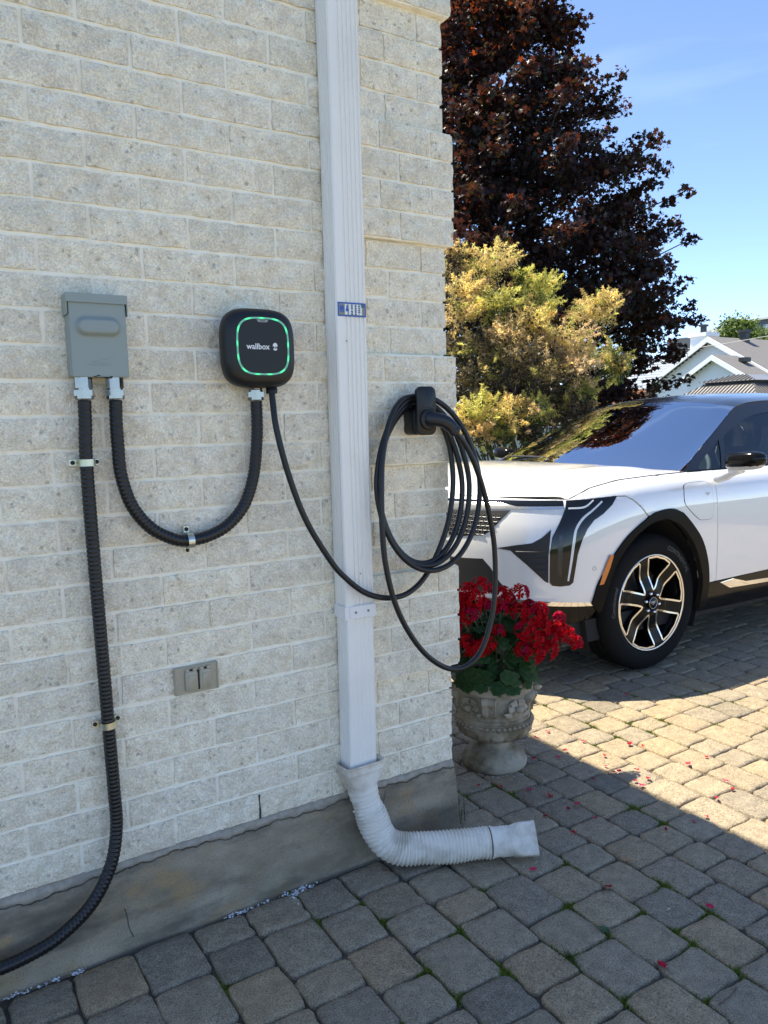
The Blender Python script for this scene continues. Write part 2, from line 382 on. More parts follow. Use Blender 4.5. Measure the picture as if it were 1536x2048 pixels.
def brick_vf(L_, H_, seed, D_=.085):
    """rock-faced brick: centre at origin, face towards -y at y=0"""
    r_ = random.Random(seed); nx = max(3, int(L_/.021)); nz = 4; V = []; Fc = []
    g_ = {}
    for i in range(nx+1):
        for j in range(nz+1):
            x = -L_/2+L_*i/nx; z = -H_/2+H_*j/nz; edge = i in (0, nx) or j in (0, nz)
            y = r_.uniform(-.0058, .0026) if not edge else r_.uniform(-.0012, .0034)
            if not edge: x += r_.uniform(-.005, .005); z += r_.uniform(-.004, .004)
            else:
                x += r_.uniform(-.0018, .0018)*(1 if i in (0, nx) else 2); z += r_.uniform(-.0016, .0016)
            g_[i, j] = len(V); V.append((x, y, z))
    for i in range(nx):
        for j in range(nz): Fc.append((g_[i, j], g_[i+1, j], g_[i+1, j+1], g_[i, j+1]))
    rim = [g_[i, 0] for i in range(nx+1)]+[g_[nx, j] for j in range(1, nz+1)]+[g_[i, nz] for i in range(nx-1, -1, -1)]+[g_[0, j] for j in range(nz-1, 0, -1)]
    n0 = len(V)
    for q in rim: V.append(V[q])
    for q in rim: V.append((V[q][0], D_, V[q][2]))
    k = len(rim)
    for a in range(k): b = (a+1) % k; Fc.append((n0+b, n0+a, n0+k+a, n0+k+b))
    return V, Fc
xc, pr = 1.505, .022
core = join(box(-7, 1.0525, .0058, 7, .20, HOUSE_H), box(1.0525, xc-.007, .0066, 7, .20, HOUSE_H))
wall = part('wall', core, mortar_m, house, smooth=False)
roof = part('roof', box(-7.1, xc+.0, -.0, 7.1, HOUSE_H, HOUSE_H+.06), M('flat_roof', (.08, .08, .085), .9, bump=(30, .3, .01)), house, smooth=False)
bc = {}; extra = []
for g_ in range(1, 10, 2):                               # mortar of the proud corner blocks
    part('corner_block_mortar', box(1.0915, xc+pr-.0055, -pr+.006, .35, max(.2, zk(24-4*g_+1)+.001), min(HOUSE_H, zk(24-4*g_-3)-.001)), mortar_m, house, smooth=False)
def lay(x0, x1, zc, y=0.0, ind=True, D_=.085):
    L_ = round(x1-x0-.009, 3); v = random.randrange(6); key = (L_, v, D_)
    if key not in bc: bc[key] = [brick_vf(L_, C0-.0095, hash(key) % 99991, D_), None]
    if ind:
        if bc[key][1] is None: bc[key][1] = mesh('brick', *bc[key][0], brick_m)
        link('brick', bc[key][1], wall, ((x0+x1)/2, y+random.uniform(-.0015, .002), zc+random.gauss(0, .0008)), (random.gauss(0, .006), 0, random.gauss(0, .006)))
    else: extra.append(xf(bc[key][0], Matrix.Translation(((x0+x1)/2, y, zc))))
k = 24
while zk(k) < HOUSE_H-.01:
    zc = zk(k)-C0/2; vis = zk(k) < 2.80
    a0 = .675 if k % 2 else .551
    x1 = 1.085 if k % 2 else 1.036
    js = [a0+.248*n for n in range(-9, 3) if a0+.248*n < .99]
    js = [-6.9] + js if False else js
    js = js+[x1]+([1.085] if k % 2 == 0 else [])
    for a, b in zip(js[:-1], js[1:]):
        if b-a > .015: lay(a, b, zc, 0, vis and b > -.02)
    # corner blocks: four courses proud, four courses back
    grp = (24-k)//4; proud = grp % 2 == 1; y = -pr if proud else 0.0; xe = xc+(pr if proud else 0)
    if proud: qs = [1.090, 1.325, xe] if k % 2 == 0 else [1.090, 1.255, 1.441, xe]
    else: qs = [1.090, 1.292, xe] if k % 2 == 0 else [1.090, 1.21, 1.410, xe]
    for a, b in zip(qs[:-1], qs[1:]):
        if b == xe: lay(a, b+.004, zc, y, vis, .10)
        else: lay(a, b, zc, y, vis)
    # return face of the same courses round the corner
    yy = y+.112; first = True
    while yy < 3.0:
        l_ = .248 if not first else (.136 if k % 2 else .26); first = False
        L_ = round(l_-.009, 3); key = (L_, k % 5, .085)
        if key not in bc: bc[key] = [brick_vf(L_, C0-.0095, hash(key) % 99991), None]
        off = xe if yy < .35 else xc
        extra.append(xf(bc[key][0], Matrix.Translation((off+.003, yy+l_/2, zc)) @ Matrix.Rotation(R(90), 4, 'Z')))
        yy += l_
    k -= 1
V_, F_ = [], []
for v, f in extra:
    n = len(V_); V_ += v; F_ += [tuple(i+n for i in q) for q in f]
o = link('brick_field', mesh('brick_field', V_, F_, brick_im), wall); o['kind'] = 'stuff'

# foundation, its mortar bed and the crack between
def found_mat():
    m, t, p, N, L = base_mat('foundation_concrete'); p.inputs['Roughness'].default_value = .95; p.inputs['Specular IOR Level'].default_value = .2
    tcn = N('ShaderNodeTexCoord')
    def noise(s, d, sc=(1, 1, 1), off=0):
        mpn = N('ShaderNodeMapping'); mpn.inputs['Scale'].default_value = sc; mpn.inputs['Location'].default_value = (off, 0, 0); L(tcn.outputs['Object'], mpn.inputs[0])
        n = N('ShaderNodeTexNoise'); n.inputs['Scale'].default_value = s; n.inputs['Detail'].default_value = d; n.inputs['Roughness'].default_value = .6; L(mpn.outputs[0], n.inputs['Vector']); return n.outputs['Fac']
    def st(x, lo, hi, cola, colb):
        r_ = N('ShaderNodeMapRange'); r_.inputs['From Min'].default_value = lo; r_.inputs['From Max'].default_value = hi; L(x, r_.inputs['Value'])
        i = N('ShaderNodeMix'); i.data_type = 'RGBA'; L(r_.outputs[0], i.inputs['Factor'])
        for s, c in (('A', cola), ('B', colb)):
            if isinstance(c, tuple): i.inputs[s].default_value = (*c, 1)
            else: L(c, i.inputs[s])
        return i.outputs['Result']
    c = st(noise(5, 6, (1, 1, 2.0)), .36, .66, (.235, .195, .135), (.40, .335, .24))
    c = st(noise(6.5, 3, (1, 1, 1.5), 4), .52, .66, c, (.37, .26, .14))
    c = st(noise(3.2, 6, (1, 1, 3), 9), .48, .66, c, (.115, .098, .074))
    c = st(noise(260, 4), .50, .80, c, (.16, .14, .11)); L(c, p.inputs['Base Color'])
    b = N('ShaderNodeBump'); b.inputs['Strength'].default_value = .6; b.inputs['Distance'].default_value = .004; L(noise(90, 6), b.inputs['Height']); L(b.outputs[0], p.inputs['Normal'])
    return m
fm = found_mat(); r_ = random.Random(5)
def crack_z(x):
    return .219-.012*abs(math.sin(x*4.3+1.0))+.0035*math.sin(x*23+.5)+.0025*math.sin(x*61)+.0018*math.sin(x*143)+.001*math.sin(x*311)
def fsurf(x, z):
    return -.002-.031*max(0, (.229-z)/.229)**.8+.0028*math.sin(x*7+z*9)+.0018*math.sin(x*19-z*31)
V = []; Fc = []; xs = np.concatenate([np.linspace(-3, 0, 20)[:-1], np.linspace(0, xc+.001, 190)]); nz = 10; n = nz+2
for x in xs:
    zt = crack_z(x)-.0012-.0008*abs(math.sin(x*31))
    V.append((x, .2, zt-.004))
    for j in range(nz+1):
        z = zt-(zt+.03)*j/nz; V.append((x, fsurf(x, z)+r_.uniform(-.0005, .0005)+(.002 if j == 0 else 0), z))
for i in range(len(xs)-1):
    for j in range(n-1): Fc.append((i*n+j, i*n+j+1, (i+1)*n+j+1, (i+1)*n+j))
b0 = len(V); last = (len(xs)-1)*n                        # corner return along the drive side
for j in range(n): V.append((xc+.004, 3.0, V[last+j][2]))
for j in range(n-1): Fc.append((last+j, last+j+1, b0+j+1, b0+j))
part('foundation', (V, Fc), fm, house)
V = []; Fc = []
for x in xs:
    zb = crack_z(x)+.0010; zt = .2335+.0006*math.sin(x*37)+.0008*math.sin(x*191)
    for z, y in ((zb, .05), (zb, fsurf(x, zb)+.0015), ((zb+zt)/2, .0005), (zt, .006), (zt+.002, .05)): V.append((x, y+r_.uniform(-.0006, .0006), z))
for i in range(len(xs)-1):
    for j in range(4): Fc.append((i*5+j+1, i*5+j, (i+1)*5+j, (i+1)*5+j+1))
part('mortar_bed', (V, Fc), M('mortar_bed', (.33, .295, .235), .95, var=((.45, .40, .33), 40, .4, .65), bump=(120, .8, .003)), house)
# hairline crack down the foundation and the open dark joint above it
dark_m = M('open_joint', (.05, .042, .036), .9)
def crackline(P, w_):
    P = crs(P, 6); V = []; Fc = []
    for i, (x, z) in enumerate(P):
        hw = w_*(.5+.5*abs(math.sin(i*1.7))); y = fsurf(x, z)-.0012
        V += [(x-hw, y, z), (x+hw, y, z)]
    for i in range(len(P)-1): Fc.append((2*i, 2*i+1, 2*i+3, 2*i+2))
    return V, Fc
part('crack', crackline([(.395, .115), (.40, .085), (.402, .06), (.412, .03)], .0012), dark_m, house)
part('crack', crackline([(1.225, .205), (1.215, .175), (1.205, .15), (1.20, .125)], .0012), dark_m, house)
def thincrack(P, w_, fy):
    V = []; Fc = []
    for i, (x, z) in enumerate(P):
        h_ = w_*(.35+.65*abs(math.sin(i*.9+x*40)*math.sin(x*17+1))); y = fy(x, z); V += [(x, y, z-h_), (x, y, z+h_)]
    for i in range(len(P)-1): Fc.append((2*i, 2*i+2, 2*i+3, 2*i+1))
    return V, Fc
part('crack', thincrack([(x, crack_z(x)-.0005) for x in np.linspace(-.2, 1.50, 260)], .0013, lambda x, z: fsurf(x, z)-.0012), dark_m, house)
part('open_joint', ([(.7945, .0005, .233), (.8015, .0005, .232), (.8020, .0005, .255), (.7995, .0005, .285), (.8010, .0005, .306), (.7955, .0005, .307), (.7950, .0005, .28), (.7962, .0005, .258)], [tuple(range(8))]), dark_m, house, smooth=False)
# ================================================================== downspout
dsm = M('white_painted_aluminium', (.90, .87, .80), .42, var=((.82, .79, .725), 3, .5, .8))
ds = thing('downspout', 'white ribbed square downspout running down beside the house corner', 'downspout', (1.117, -.036, .3))
DX0, DX1, DY0, DY1 = 1.068, 1.167, -.070, -.004
def ds_section(z0, z1, dx=0.0, sh=0.0, rd=.0042):
    # outline with ribs pressed into the front and left faces
    o = []
    o += [(DX0+sh, DY1), (DX0+sh, DY1-.006)]
    for c in (.022, .036, .050):
        o += [(DX0+sh, DY1-c+.0055), (DX0+sh+.0042, DY1-c+.003), (DX0+sh+.0042, DY1-c-.003), (DX0+sh, DY1-c-.0055)]
    o += [(DX0+sh, DY0+.004+sh), (DX0+sh+.004, DY0+sh)]
    for c in (.030, .044, .058, .072, .086):
        o += [(DX0+c-.0055, DY0+sh), (DX0+c-.0035, DY0+sh+rd), (DX0+c+.0035, DY0+sh+rd), (DX0+c+.0055, DY0+sh)]
    o += [(DX1-sh-.004, DY0+sh), (DX1-sh, DY0+sh+.004), (DX1-sh, DY1)]
    kk = len(o); V = []; Fc = []
    zs = np.linspace(z0, z1, 14)
    for z in zs:
        for x, y in o: V.append((x+.0012*math.sin(z*5.1+x*9), y+.0008*math.sin(z*7.3), z))
    for i in range(len(zs)-1):
        for j in range(kk): j2 = (j+1) % kk; Fc.append((i*kk+j2, i*kk+j, (i+1)*kk+j, (i+1)*kk+j2))
    Fc.append(tuple(range(kk))); Fc.append(tuple((len(zs)-1)*kk+j for j in range(kk))[::-1])
    return V, Fc
part('pipe', ds_section(.80, 3.45), dsm, ds, smooth=False)
def ds_plain(z0, z1):
    V, Fc = ds_section(z0, z1, sh=.003, rd=.0010); return V, Fc
part('lower_pipe', ds_plain(.318, .845), dsm, ds, smooth=False)
strap = part('strap', join(box(DX0-.0035, DX0-.0005, DY0-.0035, DY1, .803, .842), box(DX0-.0005, DX1+.0035, DY0-.0035, DY0-.0005, .803, .842), box(DX1+.0005, DX1+.0035, DY0-.0005, DY1, .803, .842)), M('strap_paint', (.86, .845, .82), .4, bump=(25, .1, .002)), ds, smooth=False)
strap_l = part('strap_tab', box(DX0+.011, DX1+.002, DY0-.0058, DY0-.0038, .8045, .8405, .0008), M('strap_paint_front', (.86, .845, .82), .4), strap, smooth=False)
steel = M('screw_steel', (.30, .29, .28), .4, 1)
for sx in (1.099, 1.142):
    part('screw', xf(lathe([(.0, .0035), (.0028, .003), (.0038, .0012), (.0038, 0)], 10), Matrix.Translation((sx, DY0-.0058, .8225)) @ Matrix.Rotation(R(90), 4, 'X')), steel, strap)
for (sx, sz) in ((1.099, 1.618), (1.122, .937)): part('screw', xf(lathe([(.0, .0022), (.0018, .0018), (.0022, 0)], 8), Matrix.Translation((sx, DY0+.0, sz)) @ Matrix.Rotation(R(90), 4, 'X')), steel, ds)
# maker's sticker: blue frame, print in columns
blue = M('sticker_blue', (.03, .10, .42), .35); gold = M('sticker_ochre', (.26, .25, .17), .4); whi = M('sticker_white', (.80, .83, .85), .35); ink = M('sticker_ink', (.05, .07, .14), .5); tealm = M('sticker_teal', (.05, .14, .17), .4)
sx0, sx1, sz0, sz1, sy = 1.0725, 1.1655, 1.687, 1.7265, DY0-.0006
stk = part('sticker', box(sx0, sx1, sy, DY0-.0001, sz0, sz1), blue, ds, smooth=False)
def flat(x0, x1, z0, z1, lev): return box(x0, x1, sy-.0003*lev, sy-.0003*(lev-1), z0, z1)
part('sticker_panel', flat(sx0+.004, sx1-.004, sz0+.004, sz1-.004, 1), gold, stk, smooth=False)
part('sticker_panel', flat(sx1-.016, sx1-.0045, sz1-.013, sz1-.0045, 2), tealm, stk, smooth=False)
part('print_block', join(*[flat(sx0+a, sx0+a+.0085, sz0+.005, sz1-.005, 2) for a in (.023, .036, .0485, .060, .071)]), whi, stk, smooth=False)
part('print_mark', join(flat(sx0+.006, sx0+.020, sz0+.016, sz1-.010, 2), flat(sx0+.0065, sx0+.022, sz0+.012, sz0+.015, 2), flat(sx0+.026, sx0+.036, sz0+.014, sz0+.022, 3), flat(sx0+.028, sx0+.032, sz0+.022, sz1-.008, 3)), blue, stk, smooth=False)
part('print_text', join(*[flat(sx0+a+random.uniform(-.0004, .0004), sx0+a+.0065, sz0+b, sz0+b+.0032, 3) for a in (.043, .0555, .067) for b in (.0055, .012, .017, .0225, .0285) if random.random() < .9]), ink, stk, smooth=False)

# ------------------------------------------------------------------ flexible extension at its foot
plm = M('grubby_white_plastic', (.80, .75, .65), .55, var=((.50, .44, .35), 11, .48, .70), bump=(60, .2, .002))
ext = thing('downspout_extension', 'dirty white corrugated plastic elbow lying on the pavers below the downspout', 'drain hose', (1.35, -.19, 0))
def loft(secs, k=40):
    """secs: list of (centre, u axis, v axis, a, b, exponent)"""
    V = []; Fc = []
    for c, u, v, a, b, e in secs:
        for p, q in superell(a, b, e, k): V.append(tuple(np.array(c)+np.array(u)*p+np.array(v)*q))
    for i in range(len(secs)-1):
        for j in range(k): j2 = (j+1) % k; Fc.append((i*k+j, i*k+j2, (i+1)*k+j2, (i+1)*k+j))
    return V, Fc
hp = crs([(1.1175, -.037, .345), (1.1185, -.039, .30), (1.122, -.045, .25), (1.130, -.055, .205), (1.139, -.066, .165), (1.150, -.080, .122), (1.171, -.099, .084), (1.212, -.122, .063), (1.268, -.150, .058), (1.34, -.183, .057), (1.42, -.219, .056), (1.50, -.255, .055), (1.60, -.300, .054)], 30)
hp, ht = resample(hp, .0012)
T = np.gradient(hp, axis=0); T /= np.linalg.norm(T, axis=1)[:, None]
u = np.array((1., 0, 0)); fr = []
for i in range(len(hp)):
    u = u-T[i]*u.dot(T[i]); u /= np.linalg.norm(u); fr.append((u.copy(), np.cross(T[i], u)))
Ltot = ht[-1]
def secs(t0, t1, step, fa, fb, fe):
    o = []
    for t in np.arange(t0, t1+1e-6, step):
        i = min(len(hp)-1, int(t/ht[1])); o.append((hp[i], fr[i][0], fr[i][1], fa(t), fb(t), fe(t)))
    return o
sm = lambda a, b, x: (lambda t: t*t*(3-2*t))(min(1, max(0, (x-a)/(b-a))))
# square cuff that grips the pipe
a_ = lambda t: .0625+.006*math.exp(-((t-.002)/.004)**2)+.0022*math.exp(-((t-.026)/.003)**2)-.017*sm(.03, .10, t)+.0020*math.exp(-((t-.097)/.004)**2)
b_ = lambda t: .0455+.006*math.exp(-((t-.002)/.004)**2)+.0022*math.exp(-((t-.026)/.003)**2)-.0005*sm(.03, .10, t)+.0020*math.exp(-((t-.097)/.004)**2)
e_ = lambda t: 7-4.9*sm(.03, .085, t)
part('cuff', loft(secs(0, .118, .003, a_, b_, e_)), plm, ext)
rr = lambda t: .0445+.0022*max(0, math.sin(t*2*math.pi/.013))**.7*(1 if (.118 < t < .135 or t > .16) else .25)
rib = lambda t: (.0425+.0016*sm(.15, .2, t)) + (.0068 if t > .165 else .0024)*(.9+.2*math.sin(t*41))*(abs(math.sin(math.pi*(t+.0012*math.sin(t*37))/.0118))**1.3)+(.0028*math.exp(-((t-.158)/.004)**2))
T1 = Ltot-.150
hz_ = part('hose', loft(secs(.116, T1, .0016, rib, rib, lambda t: 2.0), 36), plm, ext)
for v in hz_.data.vertices:                              # pressed and dented by use
    x, y, z = v.co; d_ = .0022*math.sin(x*27+z*21)*math.sin(y*29+z*23+1); v.co.z += d_; v.co.y += d_*.7
# round-to-square outlet
s0 = Ltot-.146
r1 = lambda t: .0475-.0025*sm(s0, s0+.02, t)+.0022*(math.exp(-((t-s0-.006)/.004)**2)+math.exp(-((t-s0-.04)/.003)**2)+math.exp(-((t-s0-.05)/.003)**2)+math.exp(-((t-s0-.06)/.003)**2))+.002*math.exp(-((t-Ltot+.004)/.004)**2)
oa = lambda t: r1(t)+.006*sm(s0+.06, s0+.10, t)
ob = lambda t: r1(t)-.008*sm(s0+.06, s0+.10, t)
part('outlet', loft(secs(s0, Ltot, .003, oa, ob, lambda t: 2.1+7*sm(s0+.065, s0+.105, t)), 44), plm, ext)
for (t, ang) in ((.150, 200), (.150, 240), (.150, 285), (s0+.022, 230), (s0+.026, 270)):
    i = int(t/ht[1]); c = hp[i]+(fr[i][0]*math.cos(R(ang))+fr[i][1]*math.sin(R(ang)))*.0465
    part('rivet', xf(lathe([(0, .0035), (.0022, .003), (.0035, .0012), (.004, -.002)], 8), Matrix.Translation(c) @ Vector(fr[i][0]*math.cos(R(ang))+fr[i][1]*math.sin(R(ang))).to_track_quat('Z', 'Y').to_matrix().to_4x4()), plm, ext)

# ================================================================== grey disconnect box
gpm = M('grey_enamel', (.285, .325, .295), .38, bump=(300, .05, .001))
blk = M('black_gap', (.012, .013, .013), .7)
bx = thing('disconnect_box', 'grey metal disconnect box with a pressed oval on its cover', 'electrical box', (.42, 0, 1.51))
BX0, BX1, BZ0, BZ1, BY = .353, .487, 1.512, 1.703, -.055
part('enclosure', box(BX0, BX1, BY+.006, .004, BZ0, BZ1-.004, .002), gpm, bx, smooth=False)
# cover plate with the domed oval
nx_, nz_ = 46, 56; V = []; Fc = []
for i in range(nx_+1):
    for j in range(nz_+1):
        x = BX0+.001+(BX1-BX0-.002)*i/nx_; z = BZ0-.002+(BZ1-BZ0-.006)*j/nz_
        cx_, cz_, hw, rr_ = (BX0+BX1)/2, 1.630, .030, .0245
        dx = max(0, abs(x-cx_)-hw); dd = math.hypot(dx, z-cz_)/rr_
        h = .0135*(1-sm(.55, 1.0, dd))
        V.append((x, BY-h, z))
for i in range(nx_):
    for j in range(nz_):
        a = i*(nz_+1)+j; Fc.append((a, a+nz_+1, a+nz_+2, a+1))
n0 = len(V)
rim = [i*(nz_+1) for i in range(nx_+1)]+[nx_*(nz_+1)+j for j in range(1, nz_+1)]+[i*(nz_+1)+nz_ for i in range(nx_-1, -1, -1)]+[j for j in range(nz_-1, 0, -1)]
for q in rim: V.append((V[q][0], BY+.010, V[q][2]))
for a in range(len(rim)): b = (a+1) % len(rim); Fc.append((rim[b], rim[a], n0+a, n0+b))
cov = part('cover', (V, Fc), gpm, bx)
hood = part('hood', join(box(BX0-.004, BX1+.004, BY-.006, BY-.003, 1.686, 1.7065), box(BX0-.004, BX1+.004, BY-.003, .003, 1.7045, 1.7075), box(BX0-.004, BX0-.0022, BY-.003, .003, 1.658, 1.7045), box(BX1+.0022, BX1+.004, BY-.003, .003, 1.658, 1.7045)), gpm, bx, smooth=False)
part('gap_shadow_strip', box(BX0-.001, BX1+.001, BY-.0025, BY+.004, 1.699, 1.7035), blk, hood, smooth=False)
def stroke(P, w_, y, parent, mat, name='embossed_mark'):
    P = crs(P, 8); P3 = [(p[0], y, p[1]) for p in P]
    return part(name, tube(P3, w_, 6), mat, parent)
ex = BX0+.045
stroke([(ex-.010, 1.5425), (ex-.004, 1.5395), (ex+.008, 1.538), (ex+.03, 1.538), (ex+.042, 1.539), (ex+.049, 1.542)], .0006, BY-.0001, cov, gpm)
for q, hgt in enumerate((.007, .009, .006, .009, .010, .005, .006, .005, .005)): stroke([(ex+.003+q*.0042, 1.5410), (ex+.0035+q*.0042, 1.541+hgt*.6), (ex+.0055+q*.0042, 1.541+hgt)], .0005, BY-.0001, cov, gpm)
stroke([(ex+.024, 1.5562), (ex+.030, 1.5528), (ex+.036, 1.5545), (ex+.042, 1.5572), (ex+.050, 1.5578)], .0006, BY-.0001, cov, gpm)
part('latch_slot', join(box(.402, .446, BY-.0008, BY+.002, 1.5095, 1.5125), box(.409, .417, BY-.0008, BY+.002, 1.5125, 1.5150)), blk, bx, smooth=False)
part('latch_tongue', box(.409, .440, BY-.0016, BY-.0009, 1.5105, 1.5120), gpm, bx, smooth=False)

# ================================================================== conduits with their glands
rub = M('black_conduit_rubber', (.007, .0075, .009), .36, bump=(200, .1, .001)); chrome = M('nickel_plating', (.23, .226, .218), .10, 1, bump=(90, .08, .001))
def ring_prof(P, segs, r_fun, name, mat, parent): return part(name, sweep(P, lambda i: circ(r_fun(i), segs)), mat, parent)
def conduit(pts, label):
    P = crs(pts, 20); P, t = resample(P, .0024)
    c = thing('flexible_conduit', label, 'conduit', tuple(P[-1]), None)
    rad = [.0148+.0019*abs(math.sin(math.pi*x/.0108))**.8 for x in t]
    part('corrugated_tube', tube(P, rad, 16), rub, c); return c
def gland(x, y, ztop, parent, tall=True):
    hexm = lambda r, z0, z1, k=6, ph=.35: ([(x+r*math.cos(2*math.pi*j/k+ph), y+r*math.sin(2*math.pi*j/k+ph), z) for z in (z0, z1) for j in range(k)], [tuple(range(k))[::-1], tuple(range(k, 2*k))]+[(j, (j+1) % k, (j+1) % k+k, j+k) for j in range(k)])
    zz = ztop
    if tall: part('gland_body', hexm(.0215, zz-.028, zz-.001, 8), chrome, parent, smooth=False); zz -= .028
    else: part('gland_body', lathe([(.0185, zz), (.0185, zz-.009), (0, zz-.009)][::-1], 20, x, y), chrome, parent); zz -= .008
    part('gland_ring', lathe([(.0, zz-.0045), (.0195, zz-.0045), (.0195, zz+.001), (.0, zz+.001)], 24, x, y), chrome, parent, smooth=False)
    part('gland_nut', hexm(.0245, zz-.0185, zz-.0045, 6, .2), chrome, parent, smooth=False)
    part('gland_collar', lathe([(.0, zz-.0275), (.0205, zz-.0275), (.0222, zz-.0255), (.0222, zz-.0185), (.0, zz-.0185)], 20, x, y), chrome, parent, smooth=False)
    return zz-.0275
cy_ = -.033
c1 = conduit([(.3805, cy_, 1.455), (.379, cy_, 1.40), (.375, cy_, 1.303), (.377, cy_, 1.072), (.381, cy_, .828), (.384, cy_, .633), (.387, cy_, .453), (.386, cy_-.003, .350), (.362, cy_-.02, .262), (.308, cy_-.035, .185), (.230, cy_-.040, .132), (.150, cy_-.040, .108), (.05, cy_-.040, .10), (-.15, cy_-.040, .098), (-.8, cy_-.040, .09), (-1.6, cy_-.040, .085)], 'long black corrugated conduit running down the wall from the grey box')
gland(.3805, cy_, 1.512, c1)
c2 = conduit([(.4545, cy_, 1.455), (.4525, cy_, 1.40), (.453, cy_, 1.34), (.456, cy_, 1.268), (.478, cy_, 1.188), (.522, cy_, 1.127), (.577, cy_, 1.093), (.616, cy_, 1.084), (.672, cy_, 1.090), (.730, cy_, 1.115), (.781, cy_, 1.168), (.812, cy_, 1.248), (.826, cy_, 1.344), (.829, cy_, 1.40), (.829, cy_, 1.45)], 'U-shaped black corrugated conduit linking the grey box and the charger')
gland(.4545, cy_, 1.512, c2); gland(.829, cy_, 1.487, c2, False)
zinc = M('zinc_plate', (.62, .64, .56), .34, 1, var=((.60, .66, .36), 60, .5, .7)); tap = M('black_screw_head', (.02, .02, .025), .5)
def clamp(x, z, ang, label, wl=(.036, .030)):
    t_ = thing('conduit_clamp', label, 'clamp', (x, 0, z), 'zinc clamps holding the black conduit')
    Mx = Matrix.Translation((x, 0, z)) @ Matrix.Rotation(ang, 4, 'Y')
    w2 = .0085; prof = [(-.0215, -.004), (-.0185, -.005)]
    arc = [(-.0185*math.cos(a), -.033-.0185*math.sin(a)) for a in np.linspace(0, math.pi, 13)]
    outer = [(-.0205, -.0055)]+[(1.10*a, b-.0016) for a, b in arc]+[(.0205, -.0055)]
    V = []; Fc = []
    for a, b in outer: V += [(a, b, -w2), (a, b, w2)]
    m_ = len(outer)
    for i, (a, b) in enumerate(outer): V += [(a*.93, b+.0016, -w2), (a*.93, b+.0016, w2)]
    for i in range(m_-1):
        a = 2*i; Fc += [(a, a+2, a+3, a+1), (2*m_+a, 2*m_+a+1, 2*m_+a+3, 2*m_+a+2), (a, 2*m_+a, 2*m_+a+2, a+2), (a+1, a+3, 2*m_+a+3, 2*m_+a+1)]
    part('strap', xf((V, Fc), Mx), zinc, t_, smooth=False)
    for s in (-1, 1):
        x0, x1 = sorted((s*.019, s*(.019+wl[0 if s < 0 else 1]*.5)))
        part('foot_plate', xf(box(x0, x1, -.0068, -.0045, -w2, w2, .0007), Mx), zinc, t_, smooth=False)
        part('screw', xf(lathe([(0, .0055), (.004, .0045), (.0055, .002), (.0055, 0)], 12), Mx @ Matrix.Translation((s*.0285, -.0068, 0)) @ Matrix.Rotation(R(90), 4, 'X')), tap, t_)
    return t_
clamp(.376, 1.303, 0, 'upper zinc clamp on the long conduit below the grey box')
clamp(.623, 1.083, R(90), 'zinc clamp at the bottom of the U-shaped conduit')
clamp(.385, .630, R(-4), 'lower zinc clamp on the long conduit near the outlet')

# ================================================================== outdoor outlet
olm = M('taupe_outlet_plastic', (.44, .395, .29), .5, var=((.37, .33, .24), 30, .5, .7))
ou = thing('outlet_box', 'taupe weatherproof twin outlet cover set low in the wall', 'outlet', (.625, 0, .66))
part('cover_plate', join(box(.566, .690, -.013, .006, .658, .734, .0015)), olm, ou, smooth=False)
part('side_rib', join(box(.568, .5715, -.016, -.013, .661, .731), box(.6845, .688, -.016, -.013, .661, .731)), olm, ou, smooth=False)
for a in (.5935, .6335):
    fl = part('flap', slab(rrect(a, a+.0345, .6665, .7225, .006, 3), -.0225, -.013, .002), olm, ou)
    part('flap_panel', slab(rrect(a+.006, a+.0285, .672, .713, .003, 2), -.0245, -.0226, .001), olm, fl)
    part('hinge', join(box(a+.002, a+.012, -.021, -.0128, .7225, .7300), box(a+.022, a+.032, -.021, -.0128, .7225, .7300)), olm, ou, smooth=False)
part('hinge_gap', join(box(.606, .6155, -.0175, -.0128, .7228, .7262), box(.6465, .655, -.0175, -.0128, .7228, .7262), box(.6288, .6328, -.0175, -.0128, .668, .722)), blk, ou, smooth=False)

# ================================================================== wall charger
ch = thing('wall_charger', 'black rounded square wall charger with a glowing green ring', 'charger', (.83, 0, 1.49))
cbm = M('black_satin_plastic', (.006, .007, .008), .45, bump=(400, .05, .0006)); cbg = M('black_back_shell', (.007, .0075, .008), .5)
CX, CZ = .8265, 1.589
def squircle(a, b, e, k=72): return superell(a, b, e, k)
def shell(secl, k=72, cap=True):
    V = []; Fc = []
    for y, a, b, e in secl:
        for p, q in squircle(a, b, e, k): V.append((CX+p, y, CZ+q))
    for i in range(len(secl)-1):
        for j in range(k): j2 = (j+1) % k; Fc.append((i*k+j, i*k+j2, (i+1)*k+j2, (i+1)*k+j))
    if cap: Fc.append(tuple((len(secl)-1)*k+j for j in range(k)))
    return V, Fc
part('back_shell', shell([(.006, .080, .080, 3.4), (-.020, .086, .086, 3.4), (-.050, .092, .092, 3.5), (-.054, .088, .088, 3.5)]), cbg, ch)
part('front_cover', shell([(-.046, .0985, .1000, 3.6), (-.052, .1028, .1040, 3.6), (-.066, .1040, .1050, 3.6), (-.080, .1010, .1020, 3.6), (-.090, .0942, .0955, 3.6), (-.0955, .0855, .087, 3.7), (-.0985, .074, .076, 3.8), (-.0992, .060, .062, 3.9)]), cbm, ch)
FYc = -.0999
